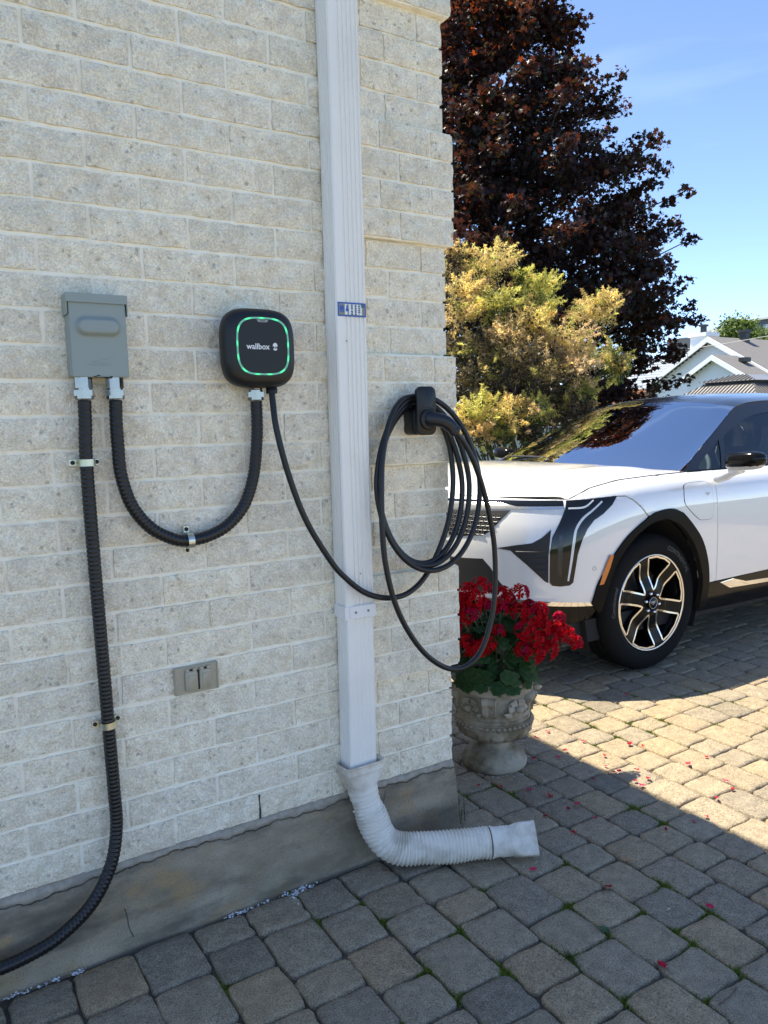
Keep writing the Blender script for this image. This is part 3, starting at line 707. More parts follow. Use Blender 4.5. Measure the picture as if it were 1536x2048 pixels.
def ring_mat():
    m, t, p, N, L = base_mat('green_light_ring'); p.inputs['Base Color'].default_value = (.22, .42, .36, 1); p.inputs['Roughness'].default_value = .35
    tcn = N('ShaderNodeTexCoord'); mpn = N('ShaderNodeMapping'); mpn.inputs['Location'].default_value = (-CX, 0, -CZ); L(tcn.outputs['Object'], mpn.inputs[0])
    sx_ = N('ShaderNodeSeparateXYZ'); L(mpn.outputs[0], sx_.inputs[0]); at = N('ShaderNodeMath'); at.operation = 'ARCTAN2'; L(sx_.outputs['Z'], at.inputs[0]); L(sx_.outputs['X'], at.inputs[1])
    mu = N('ShaderNodeMath'); mu.operation = 'MULTIPLY'; mu.inputs[1].default_value = 13; L(at.outputs[0], mu.inputs[0]); sn = N('ShaderNodeMath'); sn.operation = 'SINE'; L(mu.outputs[0], sn.inputs[0])
    mr = N('ShaderNodeMapRange'); mr.inputs['From Min'].default_value = -.2; mr.inputs['From Max'].default_value = 1; mr.inputs['To Min'].default_value = .05; mr.inputs['To Max'].default_value = .36; L(sn.outputs[0], mr.inputs['Value'])
    p.inputs['Emission Color'].default_value = (.0, 1, .28, 1); L(mr.outputs[0], p.inputs['Emission Strength']); return m
RX, RZ, k = .0745, .0755, 96; V = []; Fc = []; cxr, czr = CX+.002, CZ+.003
for (w_, y) in ((0, -.0960), (.0, -.1003), (.0044, -.1003), (.0044, -.0960)):
    for p, q in superell(RX-w_, RZ-w_, 3.4, k): V.append((cxr+p, y, czr+q))
for r0 in range(3):
    for j in range(k): j2 = (j+1) % k; Fc.append((r0*k+j, r0*k+j2, (r0+1)*k+j2, (r0+1)*k+j))
part('light_ring', (V, Fc), ring_mat(), ch, smooth=False)
letm = M('white_print', (.82, .83, .84), .5)
face = part('face_plate', shell([(-.0985, .0690, .0702, 3.4), (-.0999, .0690, .0702, 3.4)]), M('black_face', (.006, .007, .008), .5), ch, smooth=False)
for v in face.data.vertices: v.co.x += .002; v.co.z += .003
tv = text_vf('wallbox', .0185, .00032, .0002); tw = max(v[0] for v in tv[0])-min(v[0] for v in tv[0])
sc = .0660/tw
part('brand_lettering', xf(tv, Matrix.Translation((.8135, -.1003, 1.5905)) @ Matrix.Rotation(R(90), 4, 'X') @ Matrix.Diagonal((sc, sc*1.02, 1, 1))), letm, ch, smooth=False)
ix, iz = .8625, 1.5922
top = [(ix+.0068*math.cos(a), iz+.0012+.0085*math.sin(a)*1.0) for a in np.linspace(0, math.pi, 15)]
part('brand_icon', join(slab([(ix+.0068, iz+.0002)]+top+[(ix-.0068, iz+.0002)], -.1004, -.0999), slab([(ix+.0058*math.cos(a), iz-.0055+.0052*math.sin(a)) for a in np.linspace(math.pi, 2*math.pi, 13)], -.1004, -.0999), box(ix-.0030, ix-.0014, -.1004, -.0999, iz-.0042, iz), box(ix+.0014, ix+.0030, -.1004, -.0999, iz-.0042, iz)), letm, ch, smooth=False)
tab = part('plus_tab', slab([(.8125, 1.6615), (.8455, 1.6615), (.8435, 1.6565), (.840, 1.6545), (.818, 1.6545), (.8145, 1.6565)][::-1], -.1006, -.0999), M('grey_tab', (.30, .31, .32), .5), ch, smooth=False)
pt = text_vf('PLUS', .0048, .0001, .0001); part('tab_lettering', xf(pt, Matrix.Translation((.829, -.1009, 1.6582)) @ Matrix.Rotation(R(90), 4, 'X') @ Matrix.Diagonal((1.2, 1, 1, 1))), M('tab_ink', (.06, .06, .06), .5), tab, smooth=False)
part('rating_label', box(.7385, .7398, -.034, -.018, 1.565, 1.60), M('grey_label', (.16, .16, .165), .4), ch, smooth=False)
part('cable_boss', lathe([(.0155, 1.470), (.0155, 1.492), (0, 1.494)], 16, .868, -.052), cbg, ch)

# ================================================================== cable holder and cable
ho = thing('cable_holder', 'black plug holder on the corner blocks carrying the coiled cable', 'cable holder', (1.357, -.02, 1.35))
HX0, HX1 = 1.3205, 1.391
part('block', slab(rrect(HX0-.001, HX1+.001, 1.343, 1.424, .018), -.080, -.018, .001), cbg, ho)
fp = part('front_plate', slab(rrect(HX0, HX1, 1.342, 1.489, .020, 6), -.098, -.084, .003), cbm, ho)
part('backing', slab(rrect(HX0+.004, HX1-.004, 1.40, 1.484, .018, 6), -.0838, -.0825, 0), cbg, ho)
part('socket', xf(lathe([(.0285, 0), (.0315, .004), (.0315, .009), (.0265, .012), (.0, .010)], 28), Matrix.Translation((1.3585, -.097, 1.388)) @ Matrix.Rotation(R(90), 4, 'X')), cbg, ho)
part('seam_arc', tube([(1.3555+.0345*math.cos(a), -.0984, 1.393+.0335*math.sin(a)) for a in np.linspace(.15, math.pi-.15, 16)], .0007, 6), blk, fp)
part('eyelet', xf(lathe([(.0022, 0), (.0022, .0006), (0, .0006)], 10), Matrix.Translation((1.360, -.098, 1.470)) @ Matrix.Rotation(R(90), 4, 'X')), blk, fp)
cable_m = M('black_cable_rubber', (.006, .0065, .008), .42, bump=(300, .05, .0006))
cb = thing('charging_cable', 'long black charging cable coiled on the holder and looping low', 'cable', (1.4, -.1, .6))
P = [(.868, -.052, 1.478), (.867, -.060, 1.44), (.868, -.075, 1.37), (.893, -.085, 1.248), (.938, -.091, 1.117), (1.008, -.092, .997), (1.057, -.092, .937), (1.124, -.094, .882), (1.200, -.095, .856), (1.275, -.090, .859), (1.344, -.082, .897), (1.405, -.074, .973), (1.456, -.066, 1.075), (1.482, -.056, 1.20), (1.470, -.046, 1.325), (1.425, -.038, 1.400), (1.360, -.032, 1.430)]
def loop_(xl, xr, zb, yt, ys, yb, zt):
    """one turn from the hook down the left side, under and back up the right"""
    xm = (xl+xr)/2; zc = (zt+zb)/2; o = []
    for t in np.radians(np.arange(105, 451, 15)):
        sn, cs = math.sin(t), math.cos(t); f = max(0, sn)**3
        o.append((xm+(1.360-xm)*f+(xr-xl)/2*cs*(1-.10*max(0, sn)), yt+(yb-yt)*((1-sn)/2)**.8+(-.006 if cs > 0 else 0)*abs(cs), zc+(zt-zb)/2*sn))
    return o
P += loop_(1.196, 1.508, .943, -.042, -.060, -.078, 1.436)
P += loop_(1.187, 1.527, .936, -.052, -.068, -.092, 1.445)
P += loop_(1.176, 1.560, .922, -.062, -.078, -.106, 1.460)
P += [(1.285, -.072, 1.450), (1.232, -.084, 1.392), (1.195, -.097, 1.290), (1.180, -.108, 1.195), (1.174, -.116, 1.081), (1.178, -.120, .981), (1.198, -.122, .878), (1.231, -.123, .791), (1.284, -.124, .704), (1.345, -.124, .640), (1.412, -.124, .601), (1.475, -.124, .600), (1.530, -.124, .634), (1.571, -.124, .715), (1.594, -.124, .822), (1.593, -.126, .960), (1.573, -.130, 1.065), (1.541, -.136, 1.163), (1.503, -.140, 1.25), (1.465, -.143, 1.310), (1.428, -.146, 1.347)]
Pc, _ = resample(crs(P, 24), .008)
part('cord', tube(Pc, .0086, 12), cable_m, cb)
hp_ = crs([(1.356, -.092, 1.389), (1.364, -.108, 1.390), (1.378, -.121, 1.388), (1.398, -.133, 1.380), (1.416, -.141, 1.364), (1.426, -.145, 1.350), (1.431, -.147, 1.343)], 8)
hr = np.interp(np.linspace(0, 1, len(hp_)), [0, .12, .3, .55, .75, .78, .92, .95, 1], [.023, .0235, .0215, .0205, .0185, .0200, .0190, .0140, .0115])
part('plug_handle', sweep(hp_, lambda i: superell(hr[i], hr[i]*.92, 2.4, 22)), M('plug_plastic', (.008, .009, .012), .36), cb)
# ================================================================== urn planter with geraniums
UX, UY = 1.935, .298
urn_m = M('weathered_cast_stone', (.42, .36, .262), .9, var=((.18, .14, .08), 8, .44, .62), bump=(130, .5, .003))
urn = thing('urn_planter', 'carved cast-stone urn on a round foot standing by the house corner', 'planter', (UX, UY, 0))
def lobes(i, r, t): return r
foot = [(.0, 0), (.128, 0), (.132, .008), (.133, .022), (.128, .031), (.121, .034), (.118, .040), (.105, .055), (.092, .068), (.082, .075), (.074, .080), (.068, .086), (.064, .094), (.066, .100), (.072, .104), (.074, .108), (.070, .112)]
def twist(i, r, t): return r+(.0075*max(0, math.sin(9*t+i*.9)) if 4 <= i <= 9 else 0)
part('foot', lathe(foot, 64, UX, UY, twist), urn_m, urn)
bowl = [(.070, .110), (.085, .116), (.108, .126), (.128, .140), (.144, .157), (.152, .172), (.1545, .182), (.153, .192), (.149, .200), (.1455, .206), (.1455, .212), (.1435, .216), (.1425, .240), (.1435, .265), (.1455, .290), (.149, .312), (.153, .322), (.157, .326), (.158, .332), (.156, .338), (.160, .345), (.165, .355), (.169, .364), (.168, .371), (.160, .374), (.148, .370), (.142, .35), (.138, .32), (.0, .315)]
def gad(i, r, t):
    if 1 <= i <= 4: return r+.011*abs(math.sin(8*t))**.6
    if 21 <= i <= 22: return r+.0045*math.sin(22*t)
    return r
part('bowl', lathe(bowl, 128, UX, UY, gad), urn_m, urn)
va = math.atan2(-2.03-UY, 0-UX)                       # towards the viewer's side
def on_urn(ang, z, r): return Matrix.Translation((UX+r*math.cos(ang), UY+r*math.sin(ang), z)) @ Matrix.Rotation(ang+math.pi/2, 4, 'Z')
bead = mesh('bead', *lathe([(0, -.0075), (.006, -.005), (.0085, 0), (.006, .005), (0, .0075)], 8), urn_m)
for j in range(44):
    a = 2*math.pi*j/44; link('bead', bead, urn, (UX+.1535*math.cos(a), UY+.1535*math.sin(a), .193))
def uring(rad, z, r_, name):
    part(name, tube([(UX+rad*math.cos(a), UY+rad*math.sin(a), z) for a in np.linspace(0, 2*math.pi, 65)], r_, 6, cap=False), urn_m, urn)
uring(.1505, .203, .003, 'moulding'); uring(.156, .1835, .0028, 'moulding'); uring(.1445, .219, .0028, 'moulding'); uring(.156, .325, .004, 'moulding')
for j in range(16):                                     # tongues of the gadrooned belly
    a = 2*math.pi*(j+.5)/16; Mx = on_urn(a, .150, .137)
    part('tongue', xf(tube([(.017*math.cos(q), -.004, .018*math.sin(q)-.002) for q in np.linspace(-.35, math.pi+.35, 14)], .0042, 6), Mx @ Matrix.Rotation(R(28), 4, 'X')), urn_m, urn)
def scroll():
    prof = [(-.005, -.022), (-.013, -.020), (-.0155, 0), (-.0155, .018), (-.021, .024), (-.026, .034), (-.024, .046), (-.016, .053), (-.006, .052)]
    V = []; Fc = []; xsn = [-.0235, -.0215, -.0195, -.003, 0, .003, .0195, .0215, .0235]
    for ii, x in enumerate(xsn):
        dd = (.0035, .0, .0035, .0, .0035, .0, .0035, .0, .0035)[ii]
        for y, z in prof: V.append((x, y+dd, z))
    kk = len(prof)
    for i in range(len(xsn)-1):
        for j in range(kk-1): Fc.append((i*kk+j, i*kk+j+1, (i+1)*kk+j+1, (i+1)*kk+j))
    for e in (0, len(xsn)-1): Fc.append(tuple(e*kk+j for j in range(kk)) if e else tuple(e*kk+j for j in range(kk))[::-1])
    return V, Fc
def rosette():
    vf = []
    for q in range(6):
        a = q*math.pi/3; c, s = math.cos(a), math.sin(a)
        V = [(0, 0, 0)]+[(r0*math.cos(b), y, r0*math.sin(b)) for r0, b, y in ((.012, a-.5, -.010), (.026, a-.36, -.008), (.031, a, -.004), (.026, a+.36, -.008), (.012, a+.5, -.010), (.018, a, -.014))]
        vf.append((V, [(0, 1, 6), (1, 2, 6), (2, 3, 6), (3, 4, 6), (4, 5, 6), (5, 0, 6)]))
    vf.append(xf(lathe([(0, .026), (.006, .0245), (.0105, .019), (.0115, .011), (.0095, .004)], 14), Matrix.Rotation(R(90), 4, 'X')))
    return join(*vf)
def spray(seed):
    r_ = random.Random(seed); vf = []
    for s in (-1, 1):
        for q in range(4):
            a = s*(R(35)+q*R(38)); L_ = r_.uniform(.026, .036); bx_, bz_ = s*.026*1.0, (q-1.5)*.015
            c, si = math.cos(a), math.sin(a); pts = [(-.4, 0, -.004), (0, .24, -.010), (.6, .26, -.012), (1.0, 0, -.006), (.6, -.26, -.012), (0, -.24, -.010), (.35, 0, -.017)]
            V = [(bx_+L_*(p*c*s-w_*si), y, bz_+L_*(p*si*s*.8+w_*c)) for p, w_, y in pts]
            vf.append((V, [(0, 1, 6), (1, 2, 6), (2, 3, 6), (3, 4, 6), (4, 5, 6), (5, 0, 6)]))
    return join(*vf)
for j in range(5):
    a = va-.12+j*2*math.pi/5
    part('scroll_bracket', xf(scroll(), on_urn(a, .262, .1385) @ Matrix.Diagonal((1.2, 1.45, 1.12, 1))), urn_m, urn)
    part('rosette', xf(rosette(), on_urn(a+math.pi/5+.12, .272, .145) @ Matrix.Diagonal((1.2, 1.6, 1.2, 1))), urn_m, urn)
    part('leaf_relief', xf(spray(j), on_urn(a+math.pi/5+.12, .270, .145) @ Matrix.Diagonal((1.15, 1.5, 1.15, 1))), urn_m, urn)
for s in (-1, 1): part('lug', xf(join(tube([(0, 0, 0), (0, -.018, .004), (0, -.026, -.004)], [.013, .015, .013], 10)), on_urn(va+s*1.47, .322, .158)), urn_m, urn)

# ---- the plant
lm = leaf_mat('geranium_leaf', .22, .6, .18, (1.2, 1.3, .6)); fmtl = leaf_mat('geranium_petal', .28, .6, .08, (1.0, .4, .4))
pl = thing('geranium_plant', 'red flowering geranium filling the carved stone urn', 'plant', (UX, UY, .33))
def gleaf(seed):
    r_ = random.Random(seed); n = 21; V = [(0, 0, 0)]; 
    for q in range(n):
        a = 2*math.pi*q/n; rr_ = (1+.10*math.sin(7*a+seed))*(.55+.45*min(1, abs(math.pi-abs(a-math.pi))/.5+.2))
        V.append((.55*rr_*math.cos(a), .55*rr_*math.sin(a), .05+.06*r_.uniform(-.3, 1)))
    for q in range(n):
        a = 2*math.pi*q/n; rr_ = 1+.10*math.sin(7*a+seed)
        if q == 0: rr_ = .35
        V.append((rr_*math.cos(a), rr_*math.sin(a), -.02+.14*math.sin(3.5*a+seed)*.6+r_.uniform(-.05, .05)))
    Fc = [(0, 1+q, 1+(q+1) % n) for q in range(n)]+[(1+q, 1+n+q, 1+n+(q+1) % n, 1+(q+1) % n) for q in range(n)]
    return V, Fc
def tinted(vf, name, mat, fn):
    me = mesh(name, *vf, mat); ca = me.color_attributes.new('tint', 'FLOAT_COLOR', 'POINT')
    for i, v in enumerate(vf[0]): ca.data[i].color = (*fn(i, v), 1)
    return me
LV = []
for s in range(5):
    base = random.choice([(.028, .075, .018), (.035, .085, .026), (.022, .06, .018), (.05, .10, .03)])
    LV.append(tinted(gleaf(s), 'leaf', lm, lambda i, v: tuple(c*(.62 if .45 < math.hypot(v[0], v[1]) < .62 else 1.0) for c in base)))
def floret(seed):
    r_ = random.Random(seed); vf = []; cols = []
    for q in range(5):
        a = 2*math.pi*q/5+r_.uniform(-.15, .15); c, s = math.cos(a), math.sin(a); L_ = r_.uniform(.013, .017); w_ = L_*.42
        pts = [(0, 0, 0), (.45, -.7, .25), (.85, -.95, .32), (1.05, 0, .26+r_.uniform(-.1, .1)), (.85, .95, .32), (.45, .7, .25), (.6, 0, .14)]
        V = [(L_*p*c-w_*v*s, L_*p*s+w_*v*c, L_*z) for p, v, z in pts]; vf.append((V, [(0, 1, 6), (1, 2, 6), (2, 3, 6), (3, 4, 6), (4, 5, 6), (5, 0, 6)]))
        cols += [(.24, .0, .008)]+[(.50*r_.uniform(.6, 1.1), .002, .008)]*6
    return join(*vf), cols
def head(seed, n=17, rad=.040, magenta=0):
    r_ = random.Random(seed); vf = []; cols = []
    for q in range(n):
        th = math.acos(1-1.35*(q+.5)/n); ph = q*2.399+r_.uniform(-.3, .3)
        d = Vector((math.sin(th)*math.cos(ph), math.sin(th)*math.sin(ph), math.cos(th)))
        f, c = floret(seed*50+q); Mx = Matrix.Translation(d*rad*r_.uniform(.85, 1.1)) @ d.to_track_quat('Z', 'Y').to_matrix().to_4x4() @ Matrix.Rotation(r_.uniform(0, 6), 4, 'Z') @ Matrix.Diagonal((1.15, 1.15, 1.15, 1))
        vf.append(xf(f, Mx)); m_ = r_.random() < magenta
        cols += [((x*.72, y, z+.055*x) if m_ else (x, y, z)) for x, y, z in c]
    return join(*vf), cols
HV = []
for s in range(6):
    (vf, cols) = head(s, (17, 20, 14, 18, 12, 16)[s], (.040, .043, .035, .041, .030, .038)[s], (.0, .1, .2, .0, .9, .45)[s])
    HV.append(tinted(vf, 'flower_head', fmtl, lambda i, v: cols[i]))
vd = Vector((UX, UY+2.03, 0)).normalized(); vr = Vector((vd.y, -vd.x, 0))
def pp(px, py, dep=0.0):
    """point near the urn for a spot in the photograph, at a depth measured from the urn's axis"""
    d = AZ+AX*(px-768)/1536+AY*(py-1024)/1536; h = math.hypot(d[0], d[1]); t = (3.03+dep)/h
    return Vector(CAM+d*t)
heads = [(935, 1185, -.10, 0), (962, 1172, -.06, 1), (950, 1200, -.13, 3), (985, 1180, -.02, 4), (1005, 1190, .0, 0), (1012, 1205, -.04, 3), (1040, 1188, -.02, 5), (1058, 1210, -.02, 4), (1040, 1225, -.08, 0), (1070, 1232, -.05, 1), (1003, 1217, -.10, 2), (925, 1240, -.12, 0), (942, 1225, -.14, 5), (930, 1290, -.13, 1), (955, 1300, -.15, 3), (998, 1262, -.14, 2), (970, 1208, -.08, 4),
         (1050, 1262, -.13, 1), (1065, 1280, -.12, 0), (1085, 1255, -.05, 3), (1045, 1300, -.15, 2), (1068, 1307, -.13, 0), (1100, 1275, -.03, 1), (1118, 1260, .0, 0), (1132, 1270, .02, 3), (1095, 1300, -.08, 0), (1150, 1285, .03, 2), (1118, 1235, .02, 4), (920, 1205, -.05, 1), (905, 1260, -.05, 0), (890, 1220, .0, 3), (975, 1290, -.16, 0), (915, 1270, .05, 3), (1080, 1222, .03, 5)]
stem_m = M('geranium_stem', (.09, .13, .045), .6)
stems = []
for (px, py, dp, kd) in heads:
    c = pp(px, py, dp); ctr = Vector((UX, UY, c.z-.25)); d = (c-ctr).normalized()
    tl = (d*.7+Vector((0, 0, .5))-vd*.35).normalized()
    small = .70 if kd in (2, 4) else .84
    ob = link('flower_head', HV[kd], pl, c, tl.to_track_quat('Z', 'Y').to_euler()); ob.scale = (small*random.uniform(.88, 1.08),)*3
    stems.append(tube(crs([tuple(c), tuple(c*.55+Vector((UX, UY, .40))*.45-tl*.01), (UX+random.uniform(-.05, .05), UY+random.uniform(-.05, .05), .345)], 5), .0022, 5))
o = part('stem', join(*stems), stem_m, pl)
nl = 0
while nl < 190:
    a = random.uniform(0, 2*math.pi); el = random.uniform(-.25, 1.2); rr_ = random.uniform(.62, 1.0)
    rad = Vector((math.cos(a)*math.cos(el)*.185, math.sin(a)*math.cos(el)*.185, math.sin(el)*.25))*rr_
    c = Vector((UX, UY, .415))+rad
    if c.z < .372 and math.hypot(c.x-UX, c.y-UY) < .172: continue
    d = rad.normalized(); tl = (d*.8+Vector((0, 0, .5))+Vector((random.gauss(0, .3), random.gauss(0, .3), random.gauss(0, .2)))).normalized()
    ob = link('leaf', LV[nl % 5], pl, c, tl.to_track_quat('Z', 'Y').to_euler()); s = random.uniform(.022, .036); ob.scale = (s, s, s); nl += 1
for q in range(26):                                     # skirt of leaves over the rim, in front
    a = va+random.uniform(-1.5, 1.5); c = Vector((UX+.172*math.cos(a), UY+.172*math.sin(a), random.uniform(.368, .42)))
    tl = Vector((math.cos(a), math.sin(a), random.uniform(.1, .7))).normalized()
    ob = link('leaf', LV[q % 5], pl, c, tl.to_track_quat('Z', 'Y').to_euler()); s = random.uniform(.024, .036); ob.scale = (s, s, s)

# ================================================================== litter on the drive
pet_m = leaf_mat('fallen_petal', .25, .5, .3, (1.2, .6, .7))
def petal(seed):
    r_ = random.Random(seed); n = 9
    V = [(0, 0, .0035)]+[(.0085*math.cos(2*math.pi*q/n)*r_.uniform(.8, 1.15), .0062*math.sin(2*math.pi*q/n)*r_.uniform(.8, 1.15), .0035+r_.uniform(-.0018, .004)) for q in range(n)]
    return V, [(0, 1+q, 1+(q+1) % n) for q in range(n)]
PM = [tinted(petal(s), 'petal', pet_m, lambda i, v: [(.62, .012, .07), (.50, .006, .03), (.68, .03, .12), (.30, .005, .02)][s % 4]) for s in range(8)]
PETALS = [(2.357, 0.214), (2.326, 0.067), (2.257, -0.001), (2.132, -0.054), (2.228, 0.193), (1.903, -0.058), (1.937, -0.156), (1.888, -0.161), (1.918, -0.259), (1.792, -0.284), (1.873, 0.025), (1.786, -0.154), (2.262, -0.062), (2.329, -0.093), (2.238, -0.191), (2.31, -0.167), (2.533, -0.174), (2.65, -0.172), (2.528, -0.344), (2.491, -0.397), (2.38, -0.409), (2.239, -0.466), (2.174, -0.464), (2.057, -0.444), (2.946, 0.496), (2.076, 0.212), (2.241, -0.055), (2.496, 0.085), (2.309, 0.376), (2.528, 0.042), (2.218, 0.355), (2.252, -0.151), (1.814, -0.783), (1.512, -0.861), (1.531, -0.368), (1.65, -0.56), (1.80, .10), (1.74, .16), (2.16, .16)]
for i, (x, y) in enumerate(PETALS):
    o = link('petal', PM[i % 8], None, (x, y, .0045), (random.gauss(0, .12), random.gauss(0, .12), random.uniform(0, 6.3))); s = random.uniform(1.0, 1.65); o.scale = (s, s*random.uniform(.7, 1.1), s)
    one = {(1.814, -.783): 'red petal by a mossy joint in the right foreground, far out in the shade', (1.512, -.861): 'nearest red petal, low in the frame between four shaded pavers', (1.531, -.368): 'dark red petal just below the square outlet of the hose', (2.946, .496): 'lone red petal at the edge of the car shadow', (1.65, -.56): 'single dark petal in a shaded joint beside the brown dry leaf', (2.65, -.172): 'red petal farthest to the right on the sunlit pavers'}.get((x, y))
    if one: tag(o, one, 'petal', 'fallen geranium petals')
    elif x > 2.205: tag(o, 'fallen red petal lying on the sunlit pavers', 'petal', 'petals on the sunlit pavers')
    elif math.hypot(x-UX, y-UY) < .27: tag(o, 'fallen red petal on the ground close to the urn foot', 'petal', 'petals by the urn')
    else: tag(o, 'fallen red petal on the shaded pavers between hose and sunlight', 'petal', 'petals on the shaded pavers')
dl_m = M('dry_leaf', (.36, .22, .12), .7)
V = [(x, y, z) for x, y, z in ((-.022, 0, .006), (-.010, .006, .003), (.004, .0065, .004), (.018, .003, .007), (.023, 0, .009), (.016, -.004, .005), (.0, -.0065, .003), (-.012, -.005, .004), (0, 0, .008))]
o = link('dry_leaf', mesh('dry_leaf', V, [(i, (i+1) % 8, 8) for i in range(8)], dl_m), None, (1.81, -.492, .003), (0, 0, R(-70))); tag(o, 'curled brown dry leaf caught in a paver joint', 'leaf')
V = [(0, 0, .003)]+[(r0*math.cos(a), r0*math.sin(a), .002+.002*(i % 2)) for i, (r0, a) in enumerate([(.011, .2), (.003, .9), (.009, 1.7), (.003, 2.6), (.012, 3.4), (.003, 4.3), (.008, 5.0), (.003, 5.8)])]
o = link('dry_flower', mesh('dry_flower', V, [(0, 1+i, 1+(i+1) % 8) for i in range(8)], M('dry_flower', (.55, .50, .38), .7)), None, (1.714, -.722, .003)); tag(o, 'tiny pale star-shaped dry flower lying on a paver', 'dry flower')
tw_m = M('twig_bark', (.13, .085, .055), .8)
for (p0, p1, lb) in (((1.515, -1.016), (1.60, -1.006), 'thin brown twig in the nearest joint at the lower right'), ((1.40, -.10), (1.30, -.165), 'thin twig on the pavers beside the corrugated hose'), ((1.15, -.10), (1.17, -.16), 'short twig lying under the corrugated elbow')):
    a, b = Vector((*p0, .004)), Vector((*p1, .005)); m_ = (a+b)/2+Vector((.004, -.006, .004))
    o = link('twig', mesh('twig', *tube(crs([tuple(a), tuple(m_), tuple(b)], 6), .0014, 6), tw_m)); tag(o, lb, 'twig', 'twigs on the pavers')
# moss and small weeds in the joints
MOSS = [(2.653, 0.31), (2.664, 0.173), (2.52, 0.298), (2.516, 0.17), (2.385, 0.153), (2.654, 0.479), (2.519, 0.637), (2.652, 0.625), (2.945, 0.423), (2.823, 0.129), (2.805, 0.202), (3.088, 0.311), (3.107, 0.149), (1.795, -0.635), (1.806, -0.667), (1.648, -0.673), (1.501, -0.542), (1.509, -0.7), (1.415, -0.693), (1.361, -0.68), (1.254, -0.676), (1.184, -0.686), (1.358, -0.85), (1.676, -0.783), (1.649, -0.865), (1.788, -0.785), (1.819, -0.828), (1.5, -0.983), (1.676, -0.965), (1.021, -0.203), (0.927, -0.204), (1.022, -0.33), (1.034, -0.521), (1.178, -0.517), (1.014, -0.66), (0.887, -0.656), (0.576, -0.328)]
V = []; Fi = []; cols = []
MOSS2 = []
for (x, y) in MOSS:
    MOSS2.append(min(CORN, key=lambda c: math.dist(c, (x, y))))
near_ = [c for c in CORN if .4 < c[0] < 3.4 and -1.2 < c[1] < .8]
MOSS2 += random.sample(near_, 32)
for (x, y) in MOSS2:
    for q in range(170):
        if random.random() < .5: px, py = random.gauss(0, .006), random.gauss(0, .026)
        else: px, py = random.gauss(0, .024), random.gauss(0, .006)
        h = random.uniform(.006, .0135); a = random.uniform(0, 6.28); w_ = random.uniform(.0012, .0028); n = len(V); lx, ly = random.gauss(0, .004), random.gauss(0, .004)
        V += [(x+px-w_*math.cos(a), y+py-w_*math.sin(a), -.011), (x+px+w_*math.cos(a), y+py+w_*math.sin(a), -.011), (x+px+lx, y+py+ly, -.008+h)]
        Fi.append((n, n+1, n+2)); c = random.uniform(.7, 1.2); cols += [(.15*c, .23*c, .035*c, 1)]*3
o = link('moss', fast_mesh('moss', V, 3, Fi, leaf_mat('moss', .3, .7, .2), cols), drive); o['kind'] = 'stuff'
def tuft(x, y, n, h0, h1, lean, name, label, cat):
    V = []; Fi = []; cols = []
    for q in range(n):
        a = random.uniform(0, 6.28); h = random.uniform(h0, h1); dx, dy = math.cos(a)*h*random.uniform(.1, lean), math.sin(a)*h*random.uniform(.1, lean); w_ = .0013; px, py = random.gauss(0, .008), random.gauss(0, .008)
        pts = [(x+px+dx*t*t, y+py+dy*t*t, h*t-.008) for t in (0, .35, .7, 1)]; b = len(V); ca, sa = math.cos(a+1.57)*w_, math.sin(a+1.57)*w_
        for (X, Y, Z), s in zip(pts, (1, 1, .7, .1)): V += [(X-ca*s, Y-sa*s, Z), (X+ca*s, Y+sa*s, Z)]
        Fi += [(b+2*i, b+2*i+1, b+2*i+3, b+2*i+2) for i in range(3)]; c = random.uniform(.6, 1.1); cols += [(.05*c, .10*c, .022*c, 1)]*8
    o = link(name, fast_mesh(name, V, 4, Fi, leaf_mat(name, .3, .6, .3), cols)); return tag(o, label, cat)
tuft(1.520, -.005, 34, .05, .13, .5, 'grass_tuft', 'thin grass tuft growing at the foot of the house corner', 'grass')
_c = min(CORN, key=lambda c: math.dist(c, (1.40, -.69)))
tuft(_c[0], _c[1], 26, .012, .03, 1.6, 'dry_grass_tuft', 'low dry grass tuft in the joint of the near pavers', 'grass')
V = []; Fc = []
for q in range(7):
    a = q*.9; L_ = random.uniform(.014, .024); n = len(V); c, s = math.cos(a), math.sin(a)
    V += [(0, 0, .002), (L_*.5*c-.005*s, L_*.5*s+.005*c, .007), (L_*c, L_*s, .004), (L_*.5*c+.005*s, L_*.5*s-.005*c, .007)]; Fc.append((n, n+1, n+2, n+3))
o = link('weed', mesh('weed', V, Fc, M('weed_leaf', (.06, .13, .05), .6)), None, (*min(CORN, key=lambda c: math.dist(c, (1.51, -.667))), .0)); tag(o, 'small green weed sprouting between the near pavers', 'weed')
# crumbled white efflorescence along the wall foot and pebbles by the urn
V = []; Fc = []; r_ = random.Random(3)
def crumb(x, y, z, s):
    n = len(V); p = [(s*r_.uniform(.6, 1.2)*a, s*r_.uniform(.6, 1.2)*b, s*r_.uniform(.5, 1)*c) for a, b, c in ((1, 0, 0), (-1, 0, 0), (0, 1, 0), (0, -1, 0), (0, 0, 1), (0, 0, -.5))]
    V.extend((x+a, y+b, z+c) for a, b, c in p); Fc.extend([(n+a, n+b, n+c) for a, b, c in ((0, 2, 4), (2, 1, 4), (1, 3, 4), (3, 0, 4), (2, 0, 5), (1, 2, 5), (3, 1, 5), (0, 3, 5))])
for (x, y, n, sx_, sy_) in ((.79, -.044, 30, .03, .003), (.868, -.052, 90, .014, .008), (.915, -.042, 70, .020, .004), (.862, -.08, 34, .004, .016), (.70, -.044, 46, .020, .003), (.263, -.040, 30, .012, .003), (.20, -.038, 22, .016, .003), (.12, -.038, 26, .016, .003)):
    for q in range(n): crumb(r_.gauss(x, sx_), r_.gauss(y, sy_)-.004, r_.uniform(-.006, .003), r_.choice((.0014, .002, .0026, .0034, .0046)))
